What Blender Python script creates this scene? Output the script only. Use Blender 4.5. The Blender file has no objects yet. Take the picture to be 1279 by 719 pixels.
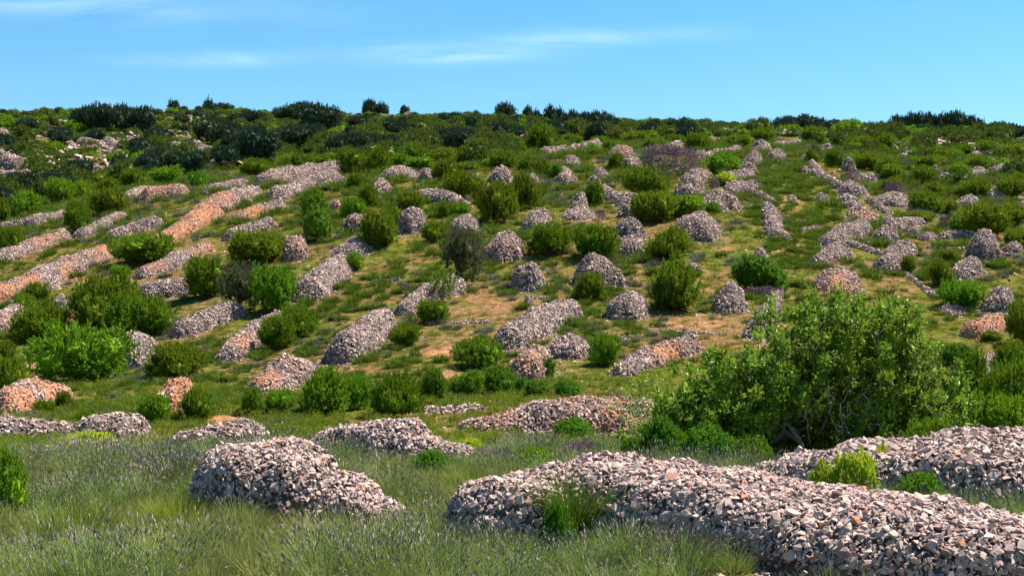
import bpy, math, random
import numpy as np
SC = bpy.context.scene
COL = SC.collection
rng = np.random.default_rng(7)
random.seed(7)

# ------------------------------------------------------------------ camera
F = 1757.0            # focal length in photograph pixels
HR = 440.0            # horizon row in the photograph
CZ = 3.6              # eye height above the lavender field
cam = bpy.data.cameras.new('camera'); co = bpy.data.objects.new('camera', cam); COL.objects.link(co)
co.location = (0, 0, CZ); co.rotation_euler = (math.radians(90), 0, 0)
cam.sensor_width = 36; cam.lens = 36 * F / 1279.0
cam.shift_y = (HR - 359.5) / 1279.0
cam.clip_start = 0.5; cam.clip_end = 6000
SC.camera = co

# ------------------------------------------------------------------ light
SUN_EL, SUN_AZ = math.radians(59), math.radians(66)       # azimuth clockwise from +Y (view direction)
sd = (math.sin(SUN_AZ)*math.cos(SUN_EL), math.cos(SUN_AZ)*math.cos(SUN_EL), math.sin(SUN_EL))
sl = bpy.data.lights.new('sun', 'SUN'); sl.energy = 5.0; sl.angle = math.radians(0.5); sl.color = (1, 0.92, 0.80)
so = bpy.data.objects.new('sun', sl); COL.objects.link(so)
from mathutils import Vector, Matrix
so.rotation_euler = Vector(sd).to_track_quat('Z', 'Y').to_euler(); so.location = (20, 10, 60)
world = bpy.data.worlds.new('World'); SC.world = world; world.use_nodes = True
SC.view_settings.view_transform = 'Standard'; SC.view_settings.look = 'None'
SC.view_settings.exposure = 1.6; SC.view_settings.gamma = 1.0; SC.view_settings.use_curve_mapping = False

class NT:
    def __init__(s, nt): s.t = nt; s.n = nt.nodes; s.l = nt.links
    def __call__(s, typ, ins=None, **kw):
        n = s.n.new(typ)
        for k, v in kw.items(): setattr(n, k, v)
        for k, v in (ins or {}).items():
            if isinstance(v, bpy.types.NodeSocket): s.l.new(v, n.inputs[k])
            else: n.inputs[k].default_value = v
        return n
    def math(s, op, a, b=None, c=None, clamp=False):
        ins = {0: a}
        if b is not None: ins[1] = b
        if c is not None: ins[2] = c
        return s('ShaderNodeMath', ins, operation=op, use_clamp=clamp).outputs[0]
    def mix(s, f, a, b, bt='MIX'):
        n = s('ShaderNodeMix', {0: f}, data_type='RGBA', blend_type=bt)
        for k, v in ((6, a), (7, b)):
            if isinstance(v, bpy.types.NodeSocket): s.l.new(v, n.inputs[k])
            else: n.inputs[k].default_value = (*v, 1) if len(v) == 3 else v
        return n.outputs[2]
    def ramp(s, f, stops):
        n = s('ShaderNodeValToRGB', {0: f}); e = n.color_ramp.elements
        while len(e) < len(stops): e.new(0.5)
        for el, (p, c) in zip(e, stops): el.position = p; el.color = (*c, 1) if len(c) == 3 else c
        return n.outputs[0]
    def noise(s, vec, scale, detail=4, rough=0.55, dist=0):
        return s('ShaderNodeTexNoise', {'Vector': vec, 'Scale': scale, 'Detail': detail, 'Roughness': rough, 'Distortion': dist}).outputs[0]

w = NT(world.node_tree); w.n.clear()
sky = w('ShaderNodeTexSky', sky_type='NISHITA', sun_disc=False, sun_elevation=SUN_EL, sun_rotation=SUN_AZ, altitude=100,
        air_density=1.0, dust_density=0.25, ozone_density=2.2)
hs = w('ShaderNodeHueSaturation', {'Hue': 0.488, 'Saturation': 1.36, 'Value': 1.0, 'Color': sky.outputs[0]})
tc = w('ShaderNodeTexCoord'); sp = w('ShaderNodeSeparateXYZ', {0: tc.outputs['Generated']})
yy = w.math('MAXIMUM', sp.outputs[1], 0.05)
u = w.math('DIVIDE', sp.outputs[0], yy); v = w.math('DIVIDE', sp.outputs[2], yy)
cv = w('ShaderNodeCombineXYZ', {0: w.math('MULTIPLY', u, 7.0), 1: w.math('MULTIPLY', v, 46.0), 2: 0.3}).outputs[0]
nz = w.noise(cv, 1.0, 5, 0.6, 0.6)
nzf = w('ShaderNodeMapRange', {0: nz, 1: 0.36, 2: 0.85}).outputs[0]
tot = None
def P2(px, py): return ((px - 640) / F, (HR - py) / F)
for px, py, rx, ry, rot, st in [(545,67,110,11,0.02,0.5),(770,46,125,9,-0.03,0.36),(640,58,150,16,-0.1,0.16),(255,75,95,9,0,0.42),(130,8,240,20,0.03,0.4),(560,118,70,7,0,0.16),(135,132,12,6,0,0.7),
                           (1500,40,200,14,0.05,0.3),(-400,90,220,16,0,0.35),(300,-300,500,40,0.1,0.35),(1100,-420,450,30,-0.1,0.3)]:
    cu, cvv = P2(px, py)
    du = w.math('SUBTRACT', u, cu); dv = w.math('SUBTRACT', v, cvv)
    dv = w.math('ADD', dv, w.math('MULTIPLY', du, rot))
    a = w.math('POWER', w.math('DIVIDE', du, rx / F), 2); b = w.math('POWER', w.math('DIVIDE', dv, ry / F), 2)
    g = w.math('MULTIPLY', w.math('EXPONENT', w.math('MULTIPLY', w.math('ADD', a, b), -1.0)), st)
    tot = g if tot is None else w.math('ADD', tot, g)
cl = w.math('MULTIPLY', tot, nzf); cl = w.math('MULTIPLY', cl, w.math('GREATER_THAN', sp.outputs[1], 0.05), clamp=True)
skyc = w.mix(cl, hs.outputs[0], (7.0, 8.6, 13.0))
bg = w('ShaderNodeBackground', {0: skyc, 1: 0.059}); w('ShaderNodeOutputWorld', {0: bg.outputs[0]})

# ------------------------------------------------------------------ noise and terrain height
_tab = np.random.default_rng(3).random((256, 256))
def vn(x, y, seed=0):
    x = np.asarray(x, float) + seed * 17.3; y = np.asarray(y, float) + seed * 9.1
    xi = np.floor(x).astype(int); yi = np.floor(y).astype(int); fx = x - xi; fy = y - yi
    fx = fx*fx*(3-2*fx); fy = fy*fy*(3-2*fy)
    T = lambda a, b: _tab[a & 255, b & 255]
    return (T(xi, yi)*(1-fx)+T(xi+1, yi)*fx)*(1-fy) + (T(xi, yi+1)*(1-fx)+T(xi+1, yi+1)*fx)*fy
def fbm(x, y, seed=0, o=3):
    s = 0; a = 1; t = 0
    for k in range(o): s = s + a*vn(x*2**k, y*2**k, seed+k*5); t += a; a *= .5
    return s / t
CC = np.array([-700, 0, 200, 420, 640, 860, 1080, 1279, 2000.])
DD = np.array([60, 75, 90, 105, 135, 165, 190, 220, 270, 340, 430, 540, 640.])
RR = np.array([
 [545,510,478,445,370,325,305,292,258,212,175,150,143],
 [545,505,470,432,350,302,290,281,250,205,168,146,141],
 [545,503,466,425,340,275,248,241,218,188,161,144,139],
 [545,500,455,400,305,250,225,209,190,172,157,148,145],
 [545,500,447,388,292,237,212,196,182,170,160,152,150],
 [545,500,447,388,290,232,207,193,182,172,165,160,160],
 [548,505,450,390,295,240,212,195,183,176,170,166,167],
 [550,510,455,395,300,250,222,205,190,180,172,170,171],
 [550,510,460,400,310,260,230,210,195,183,175,173,174]], float)
ZZ = CZ + (HR - RR) / F * DD[None, :]
UU = (CC - 640) / F
Df = np.concatenate([[-400, 10, 30, 45], DD, [760, 1000, 1600, 4000]])
Zf = np.zeros((len(CC), len(Df)))
Zf[:, 4:4+len(DD)] = ZZ
for k, zz in enumerate((1.0, 0.97, 0.75, 0.3)): Zf[:, 4+len(DD)+k] = ZZ[:, -1] * zz
Zf[:, :4] = 0.0
# fine regular table, smoothed
ug = np.linspace(UU[0], UU[-1], 181); qg = np.linspace(0, 1, 400)
def q_of(Y): return np.clip(np.log(np.maximum(Y, 12) / 12) / np.log(4000 / 12.), 0, 1)
Yg = 12 * (4000 / 12.) ** qg
tmp = np.stack([np.interp(Yg, Df, Zf[i]) for i in range(len(CC))])
G = np.stack([np.interp(ug, UU, tmp[:, j]) for j in range(len(Yg))], 1)
ku = np.exp(-np.linspace(-2, 2, 17)**2); ku /= ku.sum(); kq = np.exp(-np.linspace(-2, 2, 9)**2); kq /= kq.sum()
Gp = np.pad(G, ((8, 8), (4, 4)), 'edge')
Gp = np.apply_along_axis(lambda a: np.convolve(a, ku, 'valid'), 0, Gp); G = np.apply_along_axis(lambda a: np.convolve(a, kq, 'valid'), 1, Gp)
def base_h(X, Y):
    X = np.asarray(X, float); Y = np.asarray(Y, float)
    a = np.clip((X / np.maximum(Y, 12) - ug[0]) / (ug[1]-ug[0]), 0, len(ug)-1.001); b = q_of(Y) * (len(qg)-1.001)
    i = a.astype(int); j = b.astype(int); a = a-i; b = b-j
    return (G[i, j]*(1-a)+G[i+1, j]*a)*(1-b) + (G[i, j+1]*(1-a)+G[i+1, j+1]*a)*b
def H(X, Y):
    X = np.asarray(X, float); Y = np.asarray(Y, float)
    h = base_h(X, Y)
    k = np.clip((Y - 18) / 60, 0.12, 1) * np.clip((900 - Y) / 300, 0, 1)
    h = h + k * (0.9 * (fbm(X/14, Y/14, 2) - .5) + 0.25 * (fbm(X/2.6, Y/2.6, 5, 2) - .5))
    return h
_Ym = np.concatenate([np.arange(8, 100, .15), np.arange(100, 300, .4), np.arange(300, 660, 1.)])
def at(px, py):
    """ground point seen at a photograph pixel"""
    X = (px - 640) / F * _Ym; r = HR - (H(X, _Ym) - CZ) / _Ym * F
    k = np.nonzero(r <= py)[0]
    k = k[0] if len(k) else len(_Ym) - 1
    if k > 0:
        r0, r1 = r[k-1], r[k]; t = 0 if r0 == r1 else np.clip((r0 - py) / (r0 - r1), 0, 1)
        Y = _Ym[k-1] + t * (_Ym[k] - _Ym[k-1])
    else: Y = _Ym[0]
    X = (px - 640) / F * Y
    return np.array([X, Y, float(H(X, Y))])
def pix(X, Y, Z): return 640 + F * X / Y, HR - F * (Z - CZ) / Y

# ------------------------------------------------------------------ mesh helpers
def mesh_np(name, V, Fc, mats, nv=None, smooth=False, attrs=None, mi=None):
    """Fc: (n,k) int array"""
    me = bpy.data.meshes.new(name)
    V = np.ascontiguousarray(V, dtype=np.float32); Fc = np.ascontiguousarray(Fc, dtype=np.int32)
    me.vertices.add(len(V)); me.vertices.foreach_set('co', V.ravel())
    n, k = Fc.shape if len(Fc) else (0, 3)
    if n:
        me.loops.add(n*k); me.loops.foreach_set('vertex_index', Fc.ravel())
        me.polygons.add(n); me.polygons.foreach_set('loop_start', np.arange(0, n*k, k, dtype=np.int32))
        me.polygons.foreach_set('loop_total', np.full(n, k, dtype=np.int32))
        me.polygons.foreach_set('use_smooth', np.full(n, smooth, dtype=bool))
        if mi is not None: me.polygons.foreach_set('material_index', mi.astype(np.int32))
    for an, (ty, arr) in (attrs or {}).items():
        a = me.attributes.new(an, ty, 'POINT')
        a.data.foreach_set('value' if ty in ('FLOAT', 'INT') else 'vector', np.ascontiguousarray(arr, dtype=np.float32 if ty != 'INT' else np.int32).ravel())
    for m in mats: me.materials.append(m)
    me.update(calc_edges=True)
    return me
def link(name, me, parent=None, loc=None, rz=None, scale=None, kind=None):
    o = bpy.data.objects.new(name, me); COL.objects.link(o)
    if parent: o.parent = parent
    if loc is not None: o.location = loc
    if rz is not None: o.rotation_euler = (0, 0, rz)
    if scale is not None: o.scale = scale
    if kind: o['kind'] = kind
    return o
def tag(o, label, cat, group=None):
    o['label'] = label; o['category'] = cat
    if group: o['group'] = group
    return o
def cat_parts(parts):
    V = []; Fs = []; off = 0
    for v, f in parts: V.append(v); Fs.append(f + off); off += len(v)
    return np.concatenate(V), np.concatenate(Fs)
def unit(a): return a / np.maximum(np.linalg.norm(a, axis=-1, keepdims=True), 1e-9)
def tubes(P0, P1, R0, R1, sides=4):
    n = len(P0); d = unit(P1 - P0); up = np.where(np.abs(d[:, 2:3]) > .9, [[1., 0, 0]], [[0, 0, 1.]])
    a = unit(np.cross(d, up)); b = np.cross(d, a)
    th = np.arange(sides) * 2 * np.pi / sides
    ring = a[:, None]*np.cos(th)[None, :, None] + b[:, None]*np.sin(th)[None, :, None]
    V = np.concatenate([P0[:, None]+ring*R0[:, None, None], P1[:, None]+ring*R1[:, None, None]], 1).reshape(-1, 3)
    k = np.arange(sides); q = np.stack([k, (k+1) % sides, (k+1) % sides+sides, k+sides], 1)
    Fq = (q[None]+(np.arange(n)*2*sides)[:, None, None]).reshape(-1, 4)
    return V, Fq
def leaves(P, D, L, W, r, fold=0.25):
    """folded diamond leaves as two triangles each; P base, D direction"""
    n = len(P); D = unit(D); s = unit(np.cross(D, unit(r.normal(size=(n, 3)))))
    nn = np.cross(D, s); L = np.broadcast_to(np.asarray(L, float), (n,))[:, None]; W = np.broadcast_to(np.asarray(W, float), (n,))[:, None]
    m = P + D*L*.45
    V = np.stack([P, m + s*W*.5 + nn*W*fold, P + D*L, m - s*W*.5 + nn*W*fold], 1).reshape(-1, 3)
    b = np.arange(n)[:, None]*4
    T = np.concatenate([b+[[0, 1, 2]], b+[[0, 2, 3]]], 1).reshape(-1, 3)
    return V, T
def tri_of_quads(q): return np.concatenate([q[:, [0, 1, 2]], q[:, [0, 2, 3]]])
def skeleton(T, root, r, wob=.05, rtip=.006, gain=.5, sides=4, bend=.3, trunk=None):
    """pale branches linking every target point to the growing tree; returns mesh arrays"""
    root = np.asarray(root, float)
    nodes = [root] if trunk is None else [root] + [np.asarray(t, float) for t in trunk]
    par = [-1] + list(range(len(nodes)-1))
    order = np.argsort(np.linalg.norm(T - root, axis=1)); T = T[order]
    for t in T:
        A = np.array(nodes); d = np.linalg.norm(A - t, axis=1); dr = np.linalg.norm(A - root, axis=1)
        cost = d + .25*dr + np.where(dr > np.linalg.norm(t-root), 50, 0)
        if trunk is not None: cost[0] += 5
        j = int(np.argmin(cost)); L = d[j]
        m = A[j]*.5 + t*.5 + np.array([0, 0, L*bend*.25]) + r.normal(size=3)*wob*L
        nodes.append(m); par.append(j); nodes.append(t); par.append(len(nodes)-2)
    nodes = np.array(nodes); par = np.array(par); wgt = np.zeros(len(nodes)); 
    leafs = np.ones(len(nodes), bool); leafs[par[1:]] = False; wgt[leafs] = 1
    for i in range(len(nodes)-1, 0, -1): wgt[par[i]] += wgt[i]
    R = rtip * np.maximum(wgt, 1)**gain
    c = np.arange(1, len(nodes)); p = par[1:]
    return tubes(nodes[p], nodes[c], np.minimum(R[p], R[c]*1.7), R[c], sides)

# ------------------------------------------------------------------ materials
def mat(name):
    m = bpy.data.materials.new(name); m.use_nodes = True; m.node_tree.nodes.clear(); return m, NT(m.node_tree)
def leaf_mat(name, dark, mid, light, trans=0.3, rough=.6, spec=.07, scale=1.0, tcol=None, var=.7, vs=.12):
    m, n = mat(name)
    g = n('ShaderNodeNewGeometry'); oi = n('ShaderNodeObjectInfo')
    c = n.ramp(g.outputs['Random Per Island'], [(0, dark), (.55, mid), (1, light)])
    nz = n.noise(g.outputs['Position'], .9*scale, 2)
    c = n.mix(n('ShaderNodeMapRange', {0: nz, 1: .4, 2: .65}).outputs[0], c, n.mix(.5, c, light))
    hv = n('ShaderNodeHueSaturation', {'Hue': n.math('MULTIPLY_ADD', oi.outputs['Random'], .05, .475),
         'Value': n.math('MULTIPLY_ADD', n.noise(g.outputs['Position'], vs, 2), var, 1-var*.5), 'Saturation': 1.0, 'Color': c}).outputs[0]
    p = n('ShaderNodeBsdfPrincipled', {'Base Color': hv, 'Roughness': rough, 'Specular IOR Level': spec})
    t = n('ShaderNodeBsdfTranslucent', {0: n.mix(.6, hv, tcol or light)})
    mx = n('ShaderNodeMixShader', {0: trans, 1: p.outputs[0], 2: t.outputs[0]})
    n('ShaderNodeOutputMaterial', {0: mx.outputs[0]}); return m
M = {}
M['juniper'] = leaf_mat('juniper foliage', (.012,.032,.003), (.048,.098,.004), (.19,.27,.014))
M['fresh'] = leaf_mat('fresh evergreen foliage', (.016,.048,.003), (.058,.145,.006), (.21,.36,.018), trans=.3)
M['olive'] = leaf_mat('olive foliage', (.025,.035,.012), (.060,.075,.030), (.120,.130,.065))
M['broad'] = leaf_mat('broad green foliage', (.022,.060,.004), (.055,.135,.008), (.130,.250,.018), trans=.35)
M['fig'] = leaf_mat('fig foliage', (.018,.052,.003), (.070,.142,.006), (.30,.41,.040), trans=.22, rough=.5, spec=.18)
M['lime'] = leaf_mat('yellow green foliage', (.075,.110,.004), (.21,.28,.008), (.42,.50,.03), trans=.35)
M['pine'] = leaf_mat('pine foliage', (.012,.026,.016), (.024,.048,.026), (.046,.080,.036), trans=.12)
M['scrub'] = leaf_mat('maquis foliage', (.020,.040,.007), (.058,.094,.012), (.135,.18,.026), trans=.2, var=1.5, vs=.05)
M['grass'] = leaf_mat('green grass', (.036,.064,.004), (.086,.132,.008), (.19,.235,.020), trans=.35, scale=.4)
M['tus'] = leaf_mat('hill tussock', (.022,.050,.004), (.045,.092,.006), (.10,.155,.014), trans=.25, scale=.4, var=1.0, vs=.4)
M['hillgrass'] = leaf_mat('hillside grass', (.026,.050,.003), (.062,.098,.005), (.135,.16,.013), trans=.25, scale=.4, var=1.3, vs=.22)
M['hilldry'] = leaf_mat('hillside dry grass', (.080,.050,.014), (.14,.092,.026), (.24,.17,.06), trans=.2, scale=.4, var=1.0, vs=.3)
M['lavleaf'] = leaf_mat('lavender stems', (.040,.075,.014), (.095,.158,.028), (.21,.28,.070), trans=.25, scale=.3)
M['meadow'] = leaf_mat('meadow grass', (.042,.064,.012), (.105,.138,.028), (.25,.27,.085), trans=.3, scale=.4, var=.9, vs=.5)
M['dry'] = leaf_mat('dry grass', (.11,.070,.020), (.20,.135,.038), (.33,.25,.09), trans=.25, scale=.4)
M['lavtus'] = leaf_mat('grey lavender shrub', (.050,.060,.035), (.095,.105,.065), (.15,.155,.11), trans=.2, scale=.4)

def simple(name, cols, rough=.9, scale=8, island=True, bump=0):
    m, n = mat(name); g = n('ShaderNodeNewGeometry')
    f = g.outputs['Random Per Island'] if island else n.noise(g.outputs['Position'], scale, 5)
    c = n.ramp(f, [(i/(len(cols)-1), c) for i, c in enumerate(cols)])
    c = n.mix(n('ShaderNodeMapRange', {0: n.noise(g.outputs['Position'], scale, 4), 1: .3, 2: .7, 3: .25, 4: 0}).outputs[0], c, tuple(x*.45 for x in cols[0]))
    p = n('ShaderNodeBsdfPrincipled', {'Base Color': c, 'Roughness': rough, 'Specular IOR Level': .2})
    if bump: 
        b = n('ShaderNodeBump', {'Strength': bump, 'Distance': .05, 'Height': n.noise(g.outputs['Position'], scale, 5)}); n.l.new(b.outputs[0], p.inputs['Normal'])
    n('ShaderNodeOutputMaterial', {0: p.outputs[0]}); return m
M['bark'] = simple('pale bark', [(.20,.175,.15), (.36,.33,.29)], scale=6, bump=.3)
M['barkdark'] = simple('brown bark', [(.07,.05,.038), (.14,.105,.08)], scale=6, bump=.3)
M['bare'] = simple('leafless purple brown twigs', [(.085,.048,.070), (.18,.105,.145), (.26,.165,.20)], scale=3)
M['spike'] = simple('lavender flower spikes', [(.13,.10,.095), (.21,.17,.155), (.31,.26,.225)], scale=3)

def stone_mat():
    m, n = mat('pale limestone'); g = n('ShaderNodeNewGeometry'); a = n('ShaderNodeAttribute', attribute_name='earth')
    oi = n('ShaderNodeObjectInfo')
    r = n.math('FRACT', n.math('ADD', g.outputs['Random Per Island'], n.math('MULTIPLY', oi.outputs['Random'], 3.7)))
    c = n.ramp(r, [(0, (.24,.160,.148)), (.3, (.35,.248,.224)), (.62, (.43,.312,.275)), (.85, (.50,.372,.318)), (.96, (.56,.435,.35)), (.975, (.38,.17,.09)), (1, (.42,.20,.11))])
    ps = g.outputs['Position']
    st = n('ShaderNodeMapRange', {0: n.noise(ps, 7, 6, .65), 1: .35, 2: .62, 3: .45, 4: 0}).outputs[0]
    c = n.mix(st, c, (.14,.11,.12))
    li = n('ShaderNodeMapRange', {0: n.noise(ps, 1.7, 3), 1: .62, 2: .72, 3: 0, 4: .4}).outputs[0]
    c = n.mix(li, c, (.42,.36,.27))
    ec = n.ramp(r, [(0, (.27,.095,.040)), (.5, (.40,.165,.075)), (1, (.47,.29,.19))])
    c = n.mix(n.math('MULTIPLY', a.outputs['Fac'], .47), c, ec)
    p = n('ShaderNodeBsdfPrincipled', {'Base Color': c, 'Roughness': .92, 'Specular IOR Level': .15})
    b = n('ShaderNodeBump', {'Strength': .5, 'Distance': .03, 'Height': n.noise(ps, 14, 6, .7)}); n.l.new(b.outputs[0], p.inputs['Normal'])
    n('ShaderNodeOutputMaterial', {0: p.outputs[0]}); return m
M['stone'] = stone_mat()
def core_mat():
    m, n = mat('rubble fill with gap shade'); g = n('ShaderNodeNewGeometry'); a = n('ShaderNodeAttribute', attribute_name='earth'); ps = g.outputs['Position']
    vo = n('ShaderNodeTexVoronoi', {'Vector': ps, 'Scale': 5.0, 'Randomness': 1.0})
    c = n.ramp(n('ShaderNodeSeparateColor', {0: vo.outputs['Color']}).outputs[0], [(0, (.045,.036,.033)), (1, (.12,.095,.085))])  # shade in the gaps between stones is put into this dark fill colour
    ec = n.ramp(n.noise(ps, 3, 6, .7), [(.3, (.26,.095,.040)), (.7, (.42,.180,.080))])
    c = n.mix(n.math('MULTIPLY', a.outputs['Fac'], .85), c, ec)
    p = n('ShaderNodeBsdfPrincipled', {'Base Color': c, 'Roughness': .95, 'Specular IOR Level': .1})
    b = n('ShaderNodeBump', {'Strength': .8, 'Distance': .12, 'Height': n.math('MULTIPLY', vo.outputs['Distance'], -1.0)}); n.l.new(b.outputs[0], p.inputs['Normal'])
    n('ShaderNodeOutputMaterial', {0: p.outputs[0]}); return m
M['core'] = core_mat()
def ground_mat():
    m, n = mat('hillside ground'); g = n('ShaderNodeNewGeometry'); ps = g.outputs['Position']
    a = n('ShaderNodeAttribute', attribute_name='bare')
    big = n.noise(ps, .11, 5, .6, .5); fine = n.noise(ps, 1.3, 6, .7); vf = n.noise(ps, 7, 4, .7)
    green = n.ramp(fine, [(.3, (.028,.044,.005)), (.5, (.064,.078,.010)), (.7, (.115,.098,.020))])
    brown = n.ramp(fine, [(.3, (.080,.040,.020)), (.5, (.150,.076,.038)), (.7, (.25,.145,.085))])
    orange = n.ramp(n.math('ADD', n.math('MULTIPLY', vf, .6), n.math('MULTIPLY', fine, .4)), [(.35, (.15,.060,.028)), (.5, (.26,.118,.058)), (.65, (.37,.22,.135))])
    k = n('ShaderNodeMapRange', {0: n.math('ADD', n.math('MULTIPLY', fine, .45), n.math('MULTIPLY', big, .55)), 1: .455, 2: .575}).outputs[0]
    c = n.mix(n.math('MULTIPLY', k, .85), green, brown)
    k2 = n('ShaderNodeMapRange', {0: n.math('ADD', a.outputs['Fac'], n.math('MULTIPLY', fine, .5)), 1: .66, 2: 1.0}).outputs[0]
    c = n.mix(k2, c, orange)
    vo = n('ShaderNodeTexVoronoi', {'Vector': ps, 'Scale': 2.3, 'Randomness': 1.0})
    peb = n.math('LESS_THAN', vo.outputs['Distance'], n.math('MULTIPLY_ADD', vf, .5, -.12))
    c = n.mix(n.math('MULTIPLY', peb, n.math('MULTIPLY_ADD', k, .55, .1)), c, (.36,.31,.28))
    p = n('ShaderNodeBsdfPrincipled', {'Base Color': c, 'Roughness': 1.0, 'Specular IOR Level': .0})
    b = n('ShaderNodeBump', {'Strength': .7, 'Distance': .15, 'Height': n.math('ADD', fine, n.math('MULTIPLY', vf, .4))}); n.l.new(b.outputs[0], p.inputs['Normal'])
    n('ShaderNodeOutputMaterial', {0: p.outputs[0]}); return m
M['ground'] = ground_mat()

# ------------------------------------------------------------------ the ground sheet
BARE = [(560,440,70,9,.9),(560,470,60,10,.8),(880,405,90,9,.8),(800,398,60,7,.6),(965,215,28,30,.45),(985,258,30,26,.8),(990,310,28,16,1.0),(1020,270,14,20,.5),(640,395,60,7,.5),(480,330,60,6,.4),(820,300,60,6,.4),(560,330,50,5,.45),(660,300,20,4,.6),(700,345,60,6,.5),(905,312,26,8,.8),
        (25,470,16,22,1.1),(280,524,40,8,1.),(540,372,40,5,.5),(800,352,12,18,.7),(360,300,14,10,.8),(660,372,30,5,.5),(470,290,30,8,.5),(1225,410,30,12,.8),(890,170,70,5,.7),
        (110,352,60,8,.7),(245,335,30,12,.5),(60,330,50,5,.6),(600,340,30,6,.5),(1010,285,30,10,.7),(760,290,60,6,.4),(1110,395,40,10,.5),(200,300,40,6,.9)]
def bare_at(X, Y, Z):
    px, py = pix(X, Y, Z); s = np.zeros_like(px)
    for cx, cy, rx, ry, st in BARE: s = np.maximum(s, st*np.exp(-((px-cx)/rx)**2-((py-cy)/ry)**2))
    return s * .85 * (Y > 40)
Ys = np.concatenate([[-400, -150, -50, 0, 8], 12*(4000/12.)**np.linspace(0, 1, 620)]); us = np.linspace(-1.5, 1.5, 420)
us = np.sign(us)*np.abs(us)**1.35/1.5**.35
XX = us[None, :]*np.maximum(Ys, 60)[:, None] * np.where(Ys < 60, 1.6, 1)[:, None]*1.0; 
t_ = np.clip((Ys-60)/60, 0, 1)[:, None]; XX = us[None, :]*(np.maximum(Ys, 60)[:, None]*(1-t_)*1.0 + Ys[:, None]*t_)
XX = us[None, :]*np.where(Ys < 60, 60, Ys)[:, None]
YY = np.broadcast_to(Ys[:, None], XX.shape); ZG = H(XX, YY)
nr, nc = XX.shape; idx = np.arange(nr*nc).reshape(nr, nc)
quads = np.stack([idx[:-1, :-1], idx[:-1, 1:], idx[1:, 1:], idx[1:, :-1]], -1).reshape(-1, 4)
me = mesh_np('ground', np.stack([XX, YY, ZG], -1).reshape(-1, 3), quads, [M['ground']], smooth=True, attrs={'bare': ('FLOAT', bare_at(XX.ravel(), np.maximum(YY.ravel(), 1), ZG.ravel()))})
link('ground', me, kind='structure')

# ------------------------------------------------------------------ stone prototypes (angular shards)
import bmesh
def shard(r, npt):
    bm = bmesh.new()
    P = r.normal(size=(npt, 3)); P = np.sign(P)*np.abs(unit(P))**.45*r.uniform(.55, 1.0, (npt, 1)); P *= [[1.05, r.uniform(.55, .85), r.uniform(.25, .5)]]
    vs = [bm.verts.new(p) for p in P]; res = bmesh.ops.convex_hull(bm, input=vs)
    bmesh.ops.delete(bm, geom=[v for v in bm.verts if not v.link_faces], context='VERTS')
    bmesh.ops.triangulate(bm, faces=bm.faces[:]); bm.verts.index_update()
    V = np.array([v.co[:] for v in bm.verts]); T = np.array([[v.index for v in f.verts] for f in bm.faces]); bm.free(); return V*.5, T
FINE = [shard(rng, 9 if i % 2 else 15) for i in range(24)]; COARSE = [shard(rng, 7) for _ in range(16)]
SH_ME = [mesh_np('stone', v, t, [M['stone']]) for v, t in FINE]
def rots(n, r, nrm, tilt):
    """rotation matrices (n,3,3) whose z axis is nrm jittered"""
    z = unit(nrm + r.normal(size=(n, 3))*tilt); x = unit(np.cross(z, unit(r.normal(size=(n, 3))))); y = np.cross(z, x)
    return np.stack([x, y, z], -1)
def stones_mesh(name, protos, P, R, S, E):
    Vs = []; Ts = []; Es = []; off = 0; which = rng.integers(0, len(protos), len(P))
    for k, (v, t) in enumerate(protos):
        i = np.nonzero(which == k)[0]
        if not len(i): continue
        W = np.einsum('nij,vj->nvi', R[i], v)*S[i][:, None, None] + P[i][:, None]
        Vs.append(W.reshape(-1, 3)); Ts.append((t[None]+(np.arange(len(i))*len(v))[:, None, None]).reshape(-1, 3)+off)
        Es.append(np.repeat(E[i], len(v))); off += len(i)*len(v)
    return mesh_np(name, np.concatenate(Vs), np.concatenate(Ts), [M['stone']], attrs={'earth': ('FLOAT', np.concatenate(Es))})

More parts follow.
